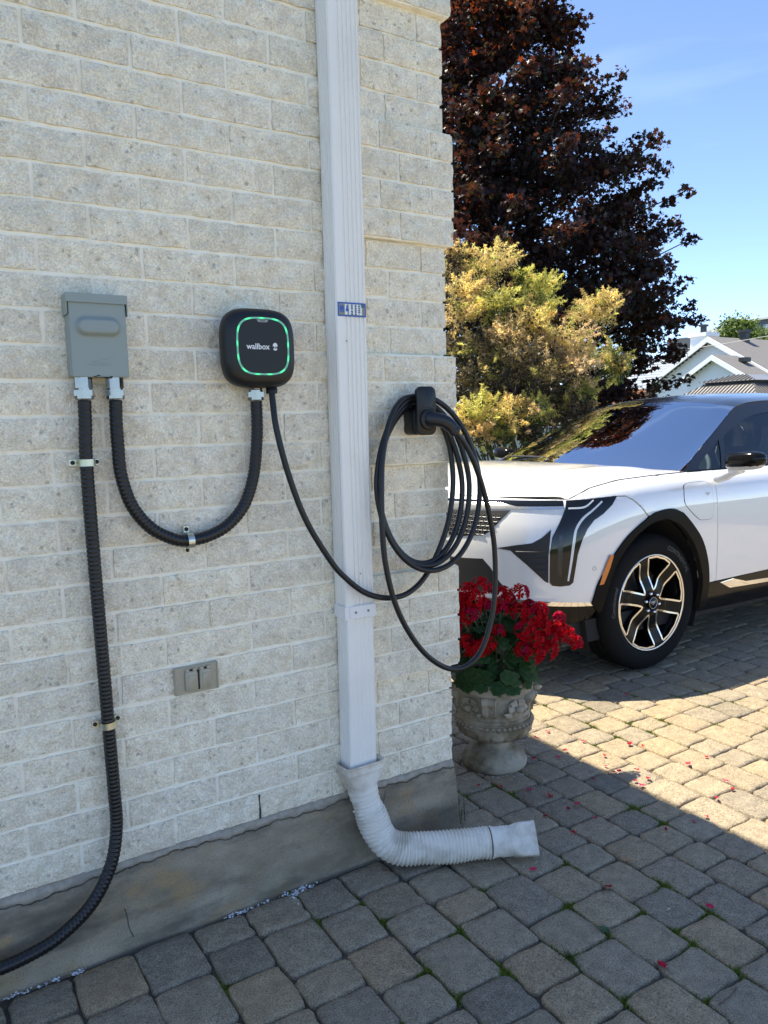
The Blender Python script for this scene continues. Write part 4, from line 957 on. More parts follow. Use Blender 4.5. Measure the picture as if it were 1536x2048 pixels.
o = link('efflorescence', mesh('efflorescence', V, Fc, M('white_lime_crust', (.68, .69, .72), .9, bump=(200, .5, .002)), smooth=False)); tag(o, 'crumbly white lime crust along the foot of the foundation', 'lime crust', kind='stuff')
V = []; Fc = []
for q in range(60):
    a = r_.uniform(0, 6.28); d = r_.uniform(.138, .165) if q < 36 else r_.uniform(.17, .32); crumb(UX+d*math.cos(a), UY+d*math.sin(a), .001, r_.uniform(.002, .0055))
for q in range(46): crumb(r_.uniform(.5, 2.2), r_.uniform(-1.0, -.15), .002, r_.uniform(.0012, .0028))
o = link('pebbles', mesh('pebbles', V, Fc, M('pale_pebble', (.55, .52, .46), .8, rnd=.2), smooth=False)); tag(o, 'pale grit and tiny pebbles scattered on the pavers', 'grit', kind='stuff')
# ================================================================== the parked car
YC = 1.55
def dense(P, n=40): return crs(P, n)
_pl = dense([(2.40, 1.55), (2.415, 1.32), (2.455, 1.12), (2.54, .94), (2.665, .80), (2.83, .705), (3.05, .65), (3.35, .63), (3.8, .63), (4.4, .63), (5.0, .63), (5.6, .63), (6.1, .635), (6.5, .67), (6.75, .80), (6.86, 1.1), (6.9, 1.55)])
_S = np.concatenate([[0], np.cumsum(np.hypot(*np.diff(_pl, axis=0).T))])
_T = np.gradient(_pl, _S, axis=0); _T /= np.hypot(*_T.T)[:, None]; _N = np.stack([_T[:, 1], -_T[:, 0]], 1)
if _N[len(_N)//2][1] > 0: _N = -_N
def s_of_x(x): m_ = _S < _S[-1]*.85; return float(np.interp(x, _pl[m_, 0], _S[m_]))
_tp = crs([(2.3, .985), (2.7, .985), (2.76, .99), (2.93, 1.03), (3.17, 1.056), (3.42, 1.065), (3.8, 1.068), (7, 1.07)], 20)
SPd = crs([(.18, .12), (.24, .06), (.30, .035), (.42, .015), (.55, .005), (.7, 0), (.85, 0), (.95, .010), (1.01, .030), (1.05, .065), (1.07, .10), (1.09, .16)], 20)
FPd = crs([(.18, .13), (.24, .05), (.34, .01), (.46, -.015), (.55, -.01), (.68, -.005), (.78, 0), (.88, .012), (.95, .028), (1.02, .05), (1.05, .075), (1.07, .11), (1.09, .16)], 20)
smv = lambda a, b, x: (lambda t: t*t*(3-2*t))(min(1, max(0, (x-a)/(b-a))))
def F(s, z):
    px, py = np.interp(s, _S, _pl[:, 0]), np.interp(s, _S, _pl[:, 1]); nx, ny = np.interp(s, _S, _N[:, 0]), np.interp(s, _S, _N[:, 1])
    top = np.interp(px, _tp[:, 0], _tp[:, 1]); ze = z+(1.07-top)*smv(.55, 1, z/top); w_ = smv(.75, 1.5, s)
    d = w_*np.interp(ze, SPd[:, 0], SPd[:, 1])+(1-w_)*np.interp(ze, FPd[:, 0], FPd[:, 1])
    # shallow character crease along the doors
    return np.array((px-nx*d, py-ny*d, z))
def G(x, z):
    t = z-1.068; return np.array((x, .73+.58*t+.05*t*t, z))
def nrm(fn, a, b, out, h=.012):
    n = np.cross(fn(a+h, b)-fn(a-h, b), fn(a, b+h)-fn(a, b-h)); n /= max(1e-9, np.linalg.norm(n)); o_ = out(a, b)
    return n if n.dot(o_) > 0 else -n
outF = lambda s, z: np.array((np.interp(s, _S, _N[:, 0]), np.interp(s, _S, _N[:, 1]), .15)); outG = lambda x, z: np.array((0, -1, .3))
def inpoly(p, poly):
    c = False; j = len(poly)-1
    for i in range(len(poly)):
        if (poly[i][1] > p[1]) != (poly[j][1] > p[1]) and p[0] < (poly[j][0]-poly[i][0])*(p[1]-poly[i][1])/(poly[j][1]-poly[i][1])+poly[i][0]: c = not c
        j = i
    return c
def densify(poly, step):
    o = []
    for i, p in enumerate(poly):
        q = poly[(i+1) % len(poly)]; n = max(1, int(math.dist(p, q)/step))
        o += [(p[0]+(q[0]-p[0])*t/n, p[1]+(q[1]-p[1])*t/n) for t in range(n)]
    return o
def dseg(p, poly):
    A = np.array(poly); B = np.roll(A, -1, 0); d = B-A; t = np.clip(((np.array(p)-A)*d).sum(1)/np.maximum(1e-12, (d*d).sum(1)), 0, 1)
    return np.sqrt((((A+d*t[:, None])-np.array(p))**2).sum(1).min())
def panel_vf(poly, fn, out, off=0.0, step=.04, holes=(), skirt=.008):
    outer = densify(poly, step); hs = [densify(h, step) for h in holes]
    pts = []; edges = []
    for lp in [outer]+hs:
        n = len(pts); pts += lp; edges += [(n+i, n+(i+1) % len(lp)) for i in range(len(lp))]
    nb = len(pts); a = np.array(outer)
    for x in np.arange(a[:, 0].min()+step*.5, a[:, 0].max(), step):
        for y in np.arange(a[:, 1].min()+step*.5, a[:, 1].max(), step):
            if inpoly((x, y), outer) and dseg((x, y), outer) > step*.45 and all(not inpoly((x, y), h) and dseg((x, y), h) > step*.45 for h in hs): pts.append((x, y))
    vo, eo, fo, ov, _, _ = geometry.delaunay_2d_cdt([Vector(p) for p in pts], edges, [], 0, 1e-6)
    tri = []
    for f in fo:
        c = sum((vo[i] for i in f), Vector((0, 0)))/len(f)
        if inpoly(c, outer) and not any(inpoly(c, h) for h in hs): tri.append(tuple(f))
    V = []; Nn = []
    for v in vo:
        n = nrm(fn, v[0], v[1], out); V.append(fn(v[0], v[1])+n*off); Nn.append(n)
    Fc = []
    for f in tri:
        a, b, c = (V[i] for i in f[:3]); Fc.append(f if np.cross(b-a, c-a).dot(Nn[f[0]]) > 0 else f[::-1])
    if skirt:
        mp_ = {}
        for i, l_ in enumerate(ov):
            for q in l_: mp_[q] = i
        n0 = 0
        for lp in [outer]+hs:
            ids = [mp_.get(n0+i, n0+i) for i in range(len(lp))]; b0 = len(V)
            for i in ids: V.append(V[i].copy()); Nn.append(Nn[i])
            for i in ids: V.append(V[i]-Nn[i]*skirt); Nn.append(Nn[i])
            k = len(ids)
            for i in range(k): j = (i+1) % k; Fc.append((b0+i, b0+j, b0+k+j, b0+k+i))
            n0 += len(lp)
    return V, Fc, Nn
def mirror_vf(vf):
    V, Fc, Nn = vf; return [np.array((v[0], 2*YC-v[1], v[2])) for v in V], [f[::-1] for f in Fc], [np.array((n[0], -n[1], n[2])) for n in Nn]
def cpart(name, vf, mat, parent): return part(name, vf[:2], mat, parent, normals=vf[2])
def both(name, poly, mat, parent, fn=F, out=outF, off=0.0, step=.04, holes=(), skirt=.008, right=True):
    vf = panel_vf(poly, fn, out, off, step, holes, skirt); o = cpart(name, vf, mat, parent)
    if right: cpart(name, mirror_vf(vf), mat, parent)
    return o
car = thing('parked_car', 'white electric crossover with black roof parked nose towards the house', 'car', (4.6, YC, 0))
paint = M('white_pearl_paint', (.76, .765, .77), .35, coat=1.0); paint.node_tree.nodes['Principled BSDF'].inputs['Coat IOR'].default_value = 1.85; paint.node_tree.nodes['Principled BSDF'].inputs['Coat Roughness'].default_value = .015; arch_m = M('arch_black', (.006, .006, .0065), .32, spec=.09); gb = M('gloss_black_trim', (.006, .006, .0065), .14, coat=.06, spec=.16); mb = M('matt_black_plastic', (.018, .018, .02), .6)
roofp = M('black_roof_paint', (.010, .011, .016), .16, coat=.35, spec=.3); chm = M('bright_chrome', (.80, .80, .82), .08, 1); lens = M('smoked_lens', (.006, .007, .009), .06, coat=.3, spec=.3); silver = M('satin_silver', (.62, .63, .66), .22, .9)
amber = M('amber_lens', (.62, .17, .02), .25, coat=.5); inner = M('car_inner_dark', (.012, .012, .013), .8); white_l = M('clear_light_guide', (.70, .73, .76), .15, coat=1)
# --- lower body
arch_o = [(1.084, .443), (1.125, .551), (1.203, .665), (1.314, .777), (1.468, .864), (1.55, .886), (1.637, .890), (1.70, .872), (1.756, .840), (1.89, .709), (1.958, .569), (1.986, .436)]
arch_i = [(1.150, .40), (1.165, .46), (1.204, .565), (1.250, .655), (1.344, .752), (1.45, .815), (1.54, .836), (1.615, .835), (1.722, .785), (1.837, .667), (1.908, .514), (1.925, .443), (1.925, .36)]
ao = [tuple(p) for p in crs(arch_o, 5)]; ai = [tuple(p) for p in crs(arch_i, 5)]
def upto(pts, c): return [p for p in pts if c(p)]
seam = [(1.418, .918), (1.367, .960), (1.324, .981), (1.262, .984)]
hood_line = [(.985, .973), (1.06, 1.000), (1.133, 1.023), (1.25, 1.042), (1.365, 1.055), (1.612, 1.064), (1.771, 1.066)]
fender = hood_line+[(2.058, 1.068), (2.056, 1.052), (2.036, .972), (2.034, .852), (2.045, .60), (2.048, .442), (1.988, .440)]+[p for p in ao[::-1] if p[0] > 1.463]+seam
both('front_fender', fender, paint, car)
bump_ = [(0, .985), (.5, .984), (.975, .972), (1.258, .978), (1.319, .975), (1.361, .954), (1.412, .9115), (1.4575, .863)]+[p for p in ao[::-1] if p[0] < 1.456]+[(1.02, .450), (.779, .470), (.4, .485), (0, .49)]
both('front_bumper', bump_, paint, car)
both('lower_valance', [(0, .485), (.4, .480), (.779, .466), (1.02, .446), (1.082, .440), (1.12, .40), (1.086, .36), (1.0, .345), (.832, .33), (.4, .25), (0, .24)], gb, car, off=-.004)
both('wheel_arch_trim', ao+[(1.986, .30), (1.925, .30)]+ai[::-1]+[(1.135, .391), (1.149, .436)][:1], arch_m, car, off=.010, step=.03, skirt=.03)
dr1, dr2 = 3.06, 3.86; rh = s_of_x(6.12)
both('front_door', [(2.064, 1.068), (dr1, 1.069), (dr1, .452), (2.054, .442), (2.051, .60), (2.040, .852), (2.042, .972), (2.062, 1.052)], paint, car, step=.05)
arc_r = [(rh+.47*math.cos(a), .40+.485*math.sin(a)) for a in np.linspace(math.pi-.05, .05, 22)]
both('rear_door', [(dr1+.006, 1.069), (4.35, 1.069), (4.20, .95)]+[(rh+.475*math.cos(a), .40+.49*math.sin(a)) for a in np.linspace(2.05, math.pi-.02, 8)]+[(dr1+.006, .452)], paint, car, step=.06)
both('rear_quarter', [(4.356, 1.069), (5.756, 1.07), (5.756, .45), (rh+.48, .45)]+[(rh+.475*math.cos(a), .40+.49*math.sin(a)) for a in np.linspace(.08, 2.03, 14)]+[(4.206, .95)], paint, car, step=.07)
sill = both('sill', [(1.93, .438), (2.048, .438), (2.6, .446), (rh-.475, .45), (rh-.47, .29), (2.6, .268), (2.09, .274), (1.93, .277)], gb, car, off=.004, step=.06)
both('rear_valance', [(rh+.48, .445), (5.756, .445), (5.756, .26), (rh+.48, .28)], gb, car, step=.08)
both('rear_arch_trim', [(rh+.475*math.cos(a), .40+.49*math.sin(a)) for a in np.linspace(math.pi+.1, -.1, 26)]+[(rh+.42*math.cos(a), .40+.43*math.sin(a)) for a in np.linspace(-.1, math.pi+.1, 26)], gb, car, off=.008, step=.05)
both('sill_trim', [(2.094, .427), (2.212, .436), (2.345, .402), (2.60, .392), (rh-.5, .385), (rh-.5, .368), (2.60, .370), (2.351, .379), (2.186, .385)], chm, car, off=.009, step=.05)
both('bumper_strip', [(0, .486), (.5, .480), (.779, .474), (1.02, .456), (1.10, .447), (1.145, .436), (1.10, .432), (1.02, .436), (.779, .452), (0, .462)], chm, car, off=.006, step=.03)
# --- lamps, grille, intakes
lamp = [(.972, .968), (1.262, .979), (1.222, .938), (1.160, .895), (1.107, .868), (1.067, .827), (1.040, .78), (1.029, .754), (1.010, .70), (.999, .637), (.985, .56), (.965, .546), (.916, .543), (.878, .548), (.866, .565), (.869, .717), (.882, .792), (.924, .864), (.958, .926)]
lp_ = both('headlamp', lamp, lens, car, off=.004, step=.02, skirt=.012)
def ribbon(name, pts, w0, mat, parent, off, both_=True):
    P = crs(pts, 10); T_ = np.gradient(P, axis=0); T_ /= np.linalg.norm(T_, axis=1)[:, None]; Nn = np.stack([-T_[:, 1], T_[:, 0]], 1); wd = np.interp(np.linspace(0, 1, len(P)), np.linspace(0, 1, len(w0)), w0)
    poly = [tuple(p) for p in P+Nn*wd[:, None]]+[tuple(p) for p in (P-Nn*wd[:, None])[::-1]]
    return both(name, poly, mat, parent, off=off, step=.012, skirt=.004, right=both_)
ribbon('hood_gap', [(.99, .9755)]+[(a, b+.0015) for a, b in hood_line[1:]]+[(1.86, 1.0685)], (.0012, .0016, .0018, .0018), mb, car, .0006)
ribbon('light_guide', [(1.165, .958), (1.105, .918), (1.045, .878), (1.006, .828), (.990, .765), (.975, .67), (.958, .57)], (.004, .0045, .006, .006, .007, .006, .004), white_l, lp_, .0065)
ribbon('light_guide', [(.975, .930), (1.06, .934), (1.118, .966)], (.0035, .0045, .003), white_l, lp_, .0065)
ribbon('lamp_reflector', [(.925, .80), (.918, .70), (.915, .60)], (.010, .012, .010), M('lamp_inner', (.05, .05, .055), .2, .8), lp_, .0055)
both('upper_grille_strip', [(0, .966), (.3, .966), (.604, .971), (.957, .968), (.953, .942), (.70, .944), (.645, .955), (.604, .962), (.3, .958), (0, .956)], lens, car, off=.003, step=.025)
both('nose_bar', [(0, .952), (.3, .954), (.604, .958), (.645, .951), (.70, .940), (.953, .938), (.950, .928), (.66, .930), (.3, .918), (0, .915)], silver, car, off=.0045, step=.025)
gr = both('grille', [(0, .908), (.3, .911), (.664, .924), (.561, .818), (.526, .795), (.40, .783), (0, .77)], mb, car, off=.003, step=.03)
ribs = []
for i in range(24):
    for j in range(6):
        c0 = .02+i*.027+(j % 2)*.0135; z0 = .785+j*.022
        if inpoly((c0, z0), [(0, .900), (.64, .915), (.55, .815), (.52, .80), (0, .785)]):
            for a_, b_ in (((c0-.011, z0-.009), (c0+.011, z0-.009)), ((c0+.011, z0-.009), (c0, z0+.010)), ((c0, z0+.010), (c0-.011, z0-.009))):
                pa, pb = F(*a_)+nrm(F, *a_, outF)*.005, F(*b_)+nrm(F, *b_, outF)*.005; ribs.append(tube([pa, pb], .0016, 4))
part('grille_mesh', join(*ribs), M('grille_satin', (.10, .10, .108), .35), gr, smooth=False)
part('grille_mesh', ([(v[0], 2*YC-v[1], v[2]) for v in join(*ribs)[0]], join(*ribs)[1]), M('grille_satin_right', (.10, .10, .108), .35), gr, smooth=False)
both('side_intake', [(.601, .734), (.70, .752), (.78, .763), (.83, .790), (.877, .829), (.862, .70), (.860, .563), (.845, .568), (.76, .65), (.673, .724)], mb, car, off=.003, step=.025)
sl_ = []
for z0 in (.60, .63, .66, .69, .72):
    s0 = .86-(z0-.565)*1.15
    sl_.append(tube([F(s, z0)+nrm(F, s, z0, outF)*.004 for s in np.linspace(max(s0+.01, .70), .858, 6)], .003, 4))
part('intake_slat', join(*sl_), M('slat_black', (.03, .03, .033), .4), car, smooth=False)
both('lower_intake', [(0, .665), (.381, .668), (.525, .674), (.567, .633), (.619, .559), (.663, .518), (.60, .505), (0, .50)], mb, car, off=.004, step=.03)
both('fender_marker', [(1.192, .686), (1.212, .684), (1.190, .62), (1.152, .540), (1.128, .537), (1.150, .60)], amber, car, off=.0125, step=.015)
part('parking_sensor', tube([F(1.103+.010*math.cos(a), .623+.010*math.sin(a))+nrm(F, 1.103, .623, outF)*.0005 for a in np.linspace(0, 2*math.pi, 20)], .0009, 5, cap=False), mb, car)
# charge flap with its gap and the maker's crest
port = [tuple(p) for p in crs([(1.775, 1.004), (1.764, .985), (1.754, .915), (1.80, .865), (1.865, .818), (1.895, .808), (1.965, .806), (1.990, .82), (2.000, .88), (2.000, .965), (1.985, 1.002), (1.955, 1.013), (1.86, 1.014), (1.80, 1.011), (1.775, 1.004)], 4)][:-1]
cpt = np.mean(port, axis=0)
both('flap_gap', [tuple(np.array(p)+(np.array(p)-cpt)/np.linalg.norm(np.array(p)-cpt)*.0022) for p in port], mb, car, off=.0012, step=.02, skirt=.002, right=False)
fl_ = both('charge_flap', port, paint, car, off=.0022, step=.02, skirt=.001, right=False)
def on(s, z, off=.004):
    n = Vector(nrm(F, s, z, outF)); p = Vector(F(s, z))+n*off; x = Vector((1, 0, 0)); x = (x-n*x.dot(n)).normalized(); y = n.cross(x)
    return Matrix(((x.x, y.x, n.x, p.x), (x.y, y.y, n.y, p.y), (x.z, y.z, n.z, p.z), (0, 0, 0, 1)))
crest = join(tube([(-.010, .009, 0), (.010, .009, 0), (.009, -.001, 0), (0, -.010, 0), (-.009, -.001, 0), (-.010, .009, 0)], .0012, 5), tube([(-.008, .003, 0), (.008, .003, 0)], .0010, 4), tube([(0, .009, 0), (0, -.009, 0)], .0010, 4), tube([(-.012, .010, 0), (-.019, .009, 0), (-.024, .004, 0)], .0014, 5), tube([(-.012, .004, 0), (-.018, .0, 0)], .0012, 5), tube([(.012, .010, 0), (.019, .009, 0), (.024, .004, 0)], .0014, 5), tube([(.012, .004, 0), (.018, .0, 0)], .0012, 5))
part('crest_badge', xf(crest, on(1.956, .946) @ Matrix.Diagonal((.85, .85, .85, 1))), chm, fl_)
# --- greenhouse
gl = [(3.674, 1.068), (3.856, 1.160), (4.099, 1.269), (4.262, 1.343), (4.392, 1.403), (4.459, 1.426), (4.591, 1.450), (4.827, 1.465), (5.3, 1.468), (5.9, 1.435), (6.3, 1.36), (6.6, 1.22), (6.74, 1.068)]
win_f = [(4.050, 1.070), (4.10, 1.135), (4.187, 1.252), (4.26, 1.282), (4.34, 1.310), (4.43, 1.337), (4.513, 1.358), (4.60, 1.374), (4.668, 1.383), (4.755, 1.389), (4.98, 1.394), (5.02, 1.071)]
win_t = [(3.815, 1.088), (3.96, 1.162), (4.122, 1.234), (4.09, 1.17), (4.020, 1.071), (3.83, 1.071)]
win_r = [(5.10, 1.071), (5.06, 1.394), (5.4, 1.388), (5.75, 1.34), (6.0, 1.26), (6.15, 1.16), (6.20, 1.071)]
both('window_pillar', gl, roofp, car, G, outG, 0, .06, (win_f, win_t, win_r), .012)
sgl = glass_mat('tinted_side_glass', (.30, .36, .38), 1.55)
for nm, wp in (('door_window', win_f), ('quarter_window', win_t), ('rear_window', win_r)): both(nm, wp, sgl, car, G, outG, -.004, .06, (), 0)
both('belt_trim', [(3.70, 1.064), (6.7, 1.064), (6.7, 1.073), (3.70, 1.073)], gb, car, G, outG, .003, .08)
def coons(L_, Rr, Ft, Bk, nu, nv, bulge):
    """left, right (front to back), front, back (left to right) curves -> grid"""
    rs = lambda C, n: resample(np.array(C, float), np.linalg.norm(np.diff(np.array(C, float), axis=0), axis=1).sum()/n)[0]
    def rsn(C, n):
        C = np.array(C, float); s = np.concatenate([[0], np.cumsum(np.linalg.norm(np.diff(C, axis=0), axis=1))]); t = np.linspace(0, s[-1], n+1)
        return np.stack([np.interp(t, s, C[:, i]) for i in range(3)], 1)
    L_, Rr, Ft, Bk = rsn(L_, nv), rsn(Rr, nv), rsn(Ft, nu), rsn(Bk, nu); V = []; Fc = []
    for j in range(nv+1):
        v = j/nv
        for i in range(nu+1):
            u = i/nu
            p = (1-u)*L_[j]+u*Rr[j]+(1-v)*Ft[i]+v*Bk[i]-((1-u)*(1-v)*L_[0]+u*(1-v)*Rr[0]+(1-u)*v*L_[-1]+u*v*Rr[-1])
            V.append(p+np.array(bulge(u, v)))
    for j in range(nv):
        for i in range(nu): a = j*(nu+1)+i; Fc.append((a, a+nu+1, a+nu+2, a+1)[::-1])
    return V, Fc
mir = lambda C: [(p[0], 2*YC-p[1], p[2]) for p in C]
sym = lambda C: list(C)+mir(list(C)[::-1][1:])
hl = [F(s, z) for s, z in crs(hood_line, 6)]+[F(1.86, 1.068), np.array((3.665, .742, 1.072))]
hl = [p+np.array((.001, .008, .001)) for p in hl]
ft = [F(s, .985)+np.array((.004, 0, .002)) for s in np.linspace(.985, 0, 24)]; ft[0] = hl[0]
cowl = [(3.665, .746, 1.0735), (3.60, .95, 1.084), (3.52, 1.25, 1.094), (3.49, 1.55, 1.097)]; cw = [tuple(p) for p in crs(cowl, 8)]; cw[0] = tuple(hl[-1])
def hb(u, v):
    e = 1-abs(2*u-1); cre = .010*math.exp(-((e-.30)/.07)**2)*(4*v*(1-v))**.5
    return (0, 0, .042*min(1, e/.55)**.8*(4*v*(1-v))**.6+cre)
part('hood', coons(hl, mir(hl), sym(ft), sym(cw), 48, 30, hb), paint, car)
wsL = [G(x, z)+np.array((.004, .006, .004)) for x, z in crs(gl[:6], 6)]
wb = [tuple(wsL[0])]+[tuple(p) for p in crs([(3.69, .80, 1.075), (3.63, .98, 1.084), (3.55, 1.27, 1.094), (3.52, 1.55, 1.097)], 8)]
wt = [tuple(wsL[-1])]+[tuple(p) for p in crs([(4.42, 1.03, 1.447), (4.37, 1.25, 1.468), (4.345, 1.55, 1.476)], 8)]
wsg = glass_mat('windshield_glass', (.50, .58, .56), 1.42, 0.0, (.50, .55, .62))
part('windshield', coons(wsL, mir(wsL), sym(wb), sym(wt), 30, 20, lambda u, v: (-.006*4*u*(1-u)*4*v*(1-v), 0, .008*4*u*(1-u)*4*v*(1-v))), wsg, car)
rl = [G(x, z)+np.array((0, .004, .002)) for x, z in crs(gl[5:11], 6)]
bk_ = [tuple(rl[-1])]+[tuple(p) for p in crs([(6.42, 1.2, 1.40), (6.46, 1.55, 1.41)], 8)]
rf = part('roof', coons(rl, mir(rl), sym(wt), sym(bk_), 24, 24, lambda u, v: (0, 0, .022*(4*u*(1-u))**.7*4*v*(1-v))), roofp, car)
tl_ = [G(x, z)+np.array((0, .004, 0)) for x, z in crs(gl[10:], 6)]
deck = [tuple(tl_[-1])]+[tuple(p) for p in crs([(6.84, 1.1, 1.068), (6.88, 1.55, 1.068)], 8)]
part('tailgate_glass', coons(tl_, mir(tl_), sym(bk_), sym(deck), 20, 10, lambda u, v: (.03*4*u*(1-u)*4*v*(1-v), 0, 0)), gb, car)
part('cowl', coons([hl[-1], wsL[0]], mir([hl[-1], wsL[0]]), sym(cw), sym(wb), 30, 3, lambda u, v: (0, 0, -.006*4*v*(1-v))), mb, car)
for a_, b_ in (((3.72, .98, 1.118), (3.585, 1.62, 1.122)), ((3.595, 1.58, 1.128), (3.70, 2.20, 1.124))):
    wpv = crs([a_, tuple((np.array(a_)+np.array(b_))/2+np.array((-.02, 0, .004))), b_], 6); part('wiper', tube(wpv, .006, 6), mb, car)
# --- mirrors
def mirror_cap():
    V = []; Fc = []; k = 24; st = [(-.128, .20), (-.120, .55), (-.100, .82), (-.06, .97), (0, 1.0), (.05, .97), (.09, .90), (.108, .72), (.114, .35)]
    for y, s in st:
        for p, q in superell(.060*s, .050*s, 2.8, k): V.append((p*1.0+.012*(1-s)-.02*(y+.1), y, q-.008*(y/.12)))
    for i in range(len(st)-1):
        for j in range(k): j2 = (j+1) % k; Fc.append((i*k+j, (i+1)*k+j, (i+1)*k+j2, i*k+j2))
    Fc += [tuple(range(k)), tuple((len(st)-1)*k+j for j in range(k))[::-1]]
    return V, Fc
mc = xf(mirror_cap(), Matrix.Translation((3.865, .485, 1.132)) @ Matrix.Diagonal((.9, .88, .95, 1)))
ma = sweep(crs([(3.875, .65, 1.030), (3.875, .61, 1.042), (3.875, .57, 1.062), (3.875, .51, 1.080)], 6), lambda i: superell(.030-.0006*i, .052-.001*i, 3, 16), up=(0, 0, 1))
lo = xf(mirror_cap(), Matrix.Translation((3.867, .488, 1.116)) @ Matrix.Diagonal((.83, .83, .76, 1)))
for s in (0, 1):
    mm = (lambda vf: vf) if s == 0 else (lambda vf: ([(v[0]+.13, 2*YC-v[1], v[2]-.01) for v in vf[0]], [f[::-1] for f in vf[1]]))
    mo = part('mirror', mm(mc), gb, car); part('mirror_arm', mm(ma), paint, mo); part('mirror_lower_shell', mm(lo), M('mirror_silver', (.5, .5, .5), .3), mo)
# --- inside
seatm = M('pale_grey_leather', (.42, .43, .42), .55); dashm = M('dash_grey', (.20, .22, .21), .6)
part('floor_pan', box(2.75, 6.7, .74, 2*YC-.74, .22, .34), inner, car, smooth=False)
part('bulkhead', join(box(3.75, 3.80, .74, 2*YC-.74, .34, .98), box(2.62, 3.78, 1.02, 2*YC-1.02, .34, .86)), inner, car, smooth=False)
part('dashboard', join(box(3.70, 4.08, .80, 2*YC-.80, .90, 1.055, .02), box(3.95, 4.12, .98, 1.75, 1.05, 1.085, .01)), dashm, car, smooth=False)
a_ = np.linspace(0, 2*math.pi, 40); tilt = R(28)
part('steering_wheel', join(tube([(4.20+.17*math.sin(t)*math.sin(tilt), 1.13+.18*math.cos(t), 1.02+.17*math.sin(t)*math.cos(tilt)) for t in a_], .014, 8, cap=False), box(4.17, 4.22, .97, 1.29, 1.005, 1.035)), seatm, car)
for yy in (1.10, 2.00):
    st_ = part('seat', join(sweep(crs([(4.95, yy, .45), (5.05, yy, .70), (5.14, yy, .95), (5.20, yy, 1.10)], 5), lambda i: superell(.06, .25-.003*i, 4, 20), up=(1, 0, 0)), box(4.45, 5.0, yy-.25, yy+.25, .40, .55, .04)), seatm, car)
    part('headrest', sweep(crs([(5.19, yy, 1.10), (5.21, yy, 1.20), (5.22, yy, 1.29)], 6), lambda i: superell(.045, .13, 4, 16), up=(1, 0, 0)), seatm, st_)
part('rear_bench', box(5.75, 5.95, .90, 2.2, .5, 1.12, .05), seatm, car, smooth=False)
# permit hung behind the windshield
pc = np.array((3.95, 1.25, 1.243)); pu = np.array((.06, -.97, 0)); pu /= np.linalg.norm(pu); pv = np.array((.80, 0, .42)); pv = pv-pu*pv.dot(pu); pv /= np.linalg.norm(pv)
q3 = lambda a, b, o_=0: tuple(pc+pu*a+pv*b+np.cross(pu, pv)*o_)
pm_ = part('parking_permit', ([q3(-.045, -.085), q3(.045, -.085), q3(.045, .07), q3(.03, .085), q3(-.03, .085), q3(-.045, .07)], [(0, 1, 2, 3, 4, 5)]), M('permit_card', (.80, .84, .90), .5), car, smooth=False)
for o_ in (.003, -.003):
    part('wheelchair_symbol', join(tube([q3(-.004+.0*t, .012+.03*t, o_) for t in (0, .5, 1)], .004, 5), tube([q3(-.004, .012, o_), q3(.018, .010, o_), q3(.026, -.030, o_), q3(.036, -.030, o_)], .0035, 5), tube([q3(.004+.026*math.cos(t), -.020+.026*math.sin(t), o_) for t in np.linspace(1.9, 5.9, 14)], .0035, 5), tube([q3(-.004, .050, o_), q3(-.004, .062, o_)], .007, 6)), M('symbol_white', (.85, .87, .9), .5), pm_, smooth=False)
# --- wheel wells
def well(hx):
    V = []; Fc = []; ang = np.linspace(-.45, math.pi+.45, 22)
    for y in (.70, 1.02):
        for t in ang: V.append((hx+.455*math.cos(t), y, .385+.47*math.sin(t)))
    n = len(ang)
    for i in range(n-1): Fc.append((i, i+1, n+i+1, n+i))
    Fc.append(tuple(n+i for i in range(n))); return V, Fc
for hx in (3.33, 6.12):
    for s in (0, 1):
        V, Fc = well(hx); part('wheel_well', ([(v[0], v[1] if s == 0 else 2*YC-v[1], v[2]) for v in V], Fc), inner, car)
# --- wheels, built at the origin with the outer face towards -y
tyre_m = M('tyre_rubber', (.008, .008, .0085), .85, spec=.18, bump=(220, .2, .001)); wb_m = M('gloss_black_alloy', (.006, .006, .0065), .28, coat=.03, spec=.14); mach = M('machined_alloy', (.80, .77, .71), .28, 1, bump=(500, .05, .0005))
TR = .377
prof = [(.262, .235), (.268, .232), (.30, .238), (.335, .236), (.357, .225), (.368, .205), (.3735, .190)]
for gy in (.165, .118, .072): prof += [(.3765, gy+.018), (.377, gy+.006), (.369, gy+.005), (.369, gy-.003), (.377, gy-.004)]
prof += [(.3765, .048), (.3735, .040), (.367, .024), (.355, .008), (.335, -.004), (.310, -.0075), (.290, -.006), (.276, -.002), (.268, .004), (.262, .010)]
def tread(i, r, t): return r-(.0035 if (r > .3725 and (i in (6, 7) or i >= len(prof)-11) and int(t/(2*math.pi)*76*2) % 2) else 0)
def axle(vf): return [(v[0], v[2], v[1]) for v in vf[0]], vf[1]
wl = part('wheel', axle(lathe([(.262, .02), (.250, .03), (.240, .09), (.235, .20), (.24, .225)], 64)), wb_m, car)
tyre = part('tyre', axle(lathe(prof, 152, mod=tread)), tyre_m, wl)
def ringtext(s, r_, ang0, size, flip=False):
    V, Fc = text_vf(s, size, .0006, .0004); 
    o = []
    for x, y, z in V:
        a = ang0-x/r_; rr_ = r_+y; o.append((rr_*math.cos(a), -.0065-z-.0006, rr_*math.sin(a)))
    return o, Fc
tx = M('tyre_lettering', (.05, .05, .052), .6)
part('tyre_lettering', ringtext('CONTINENTAL', .312, R(48), .034), tx, wl, smooth=False)
part('tyre_lettering', ringtext('Continental', .312, R(172), .034), tx, wl, smooth=False)
def dish(x, z): r = math.hypot(x, z); return np.array((x, .012+.020*smv(.06, .16, r)-.024*smv(.14, .26, r)+.006*(1-smv(0, .07, r)), z))
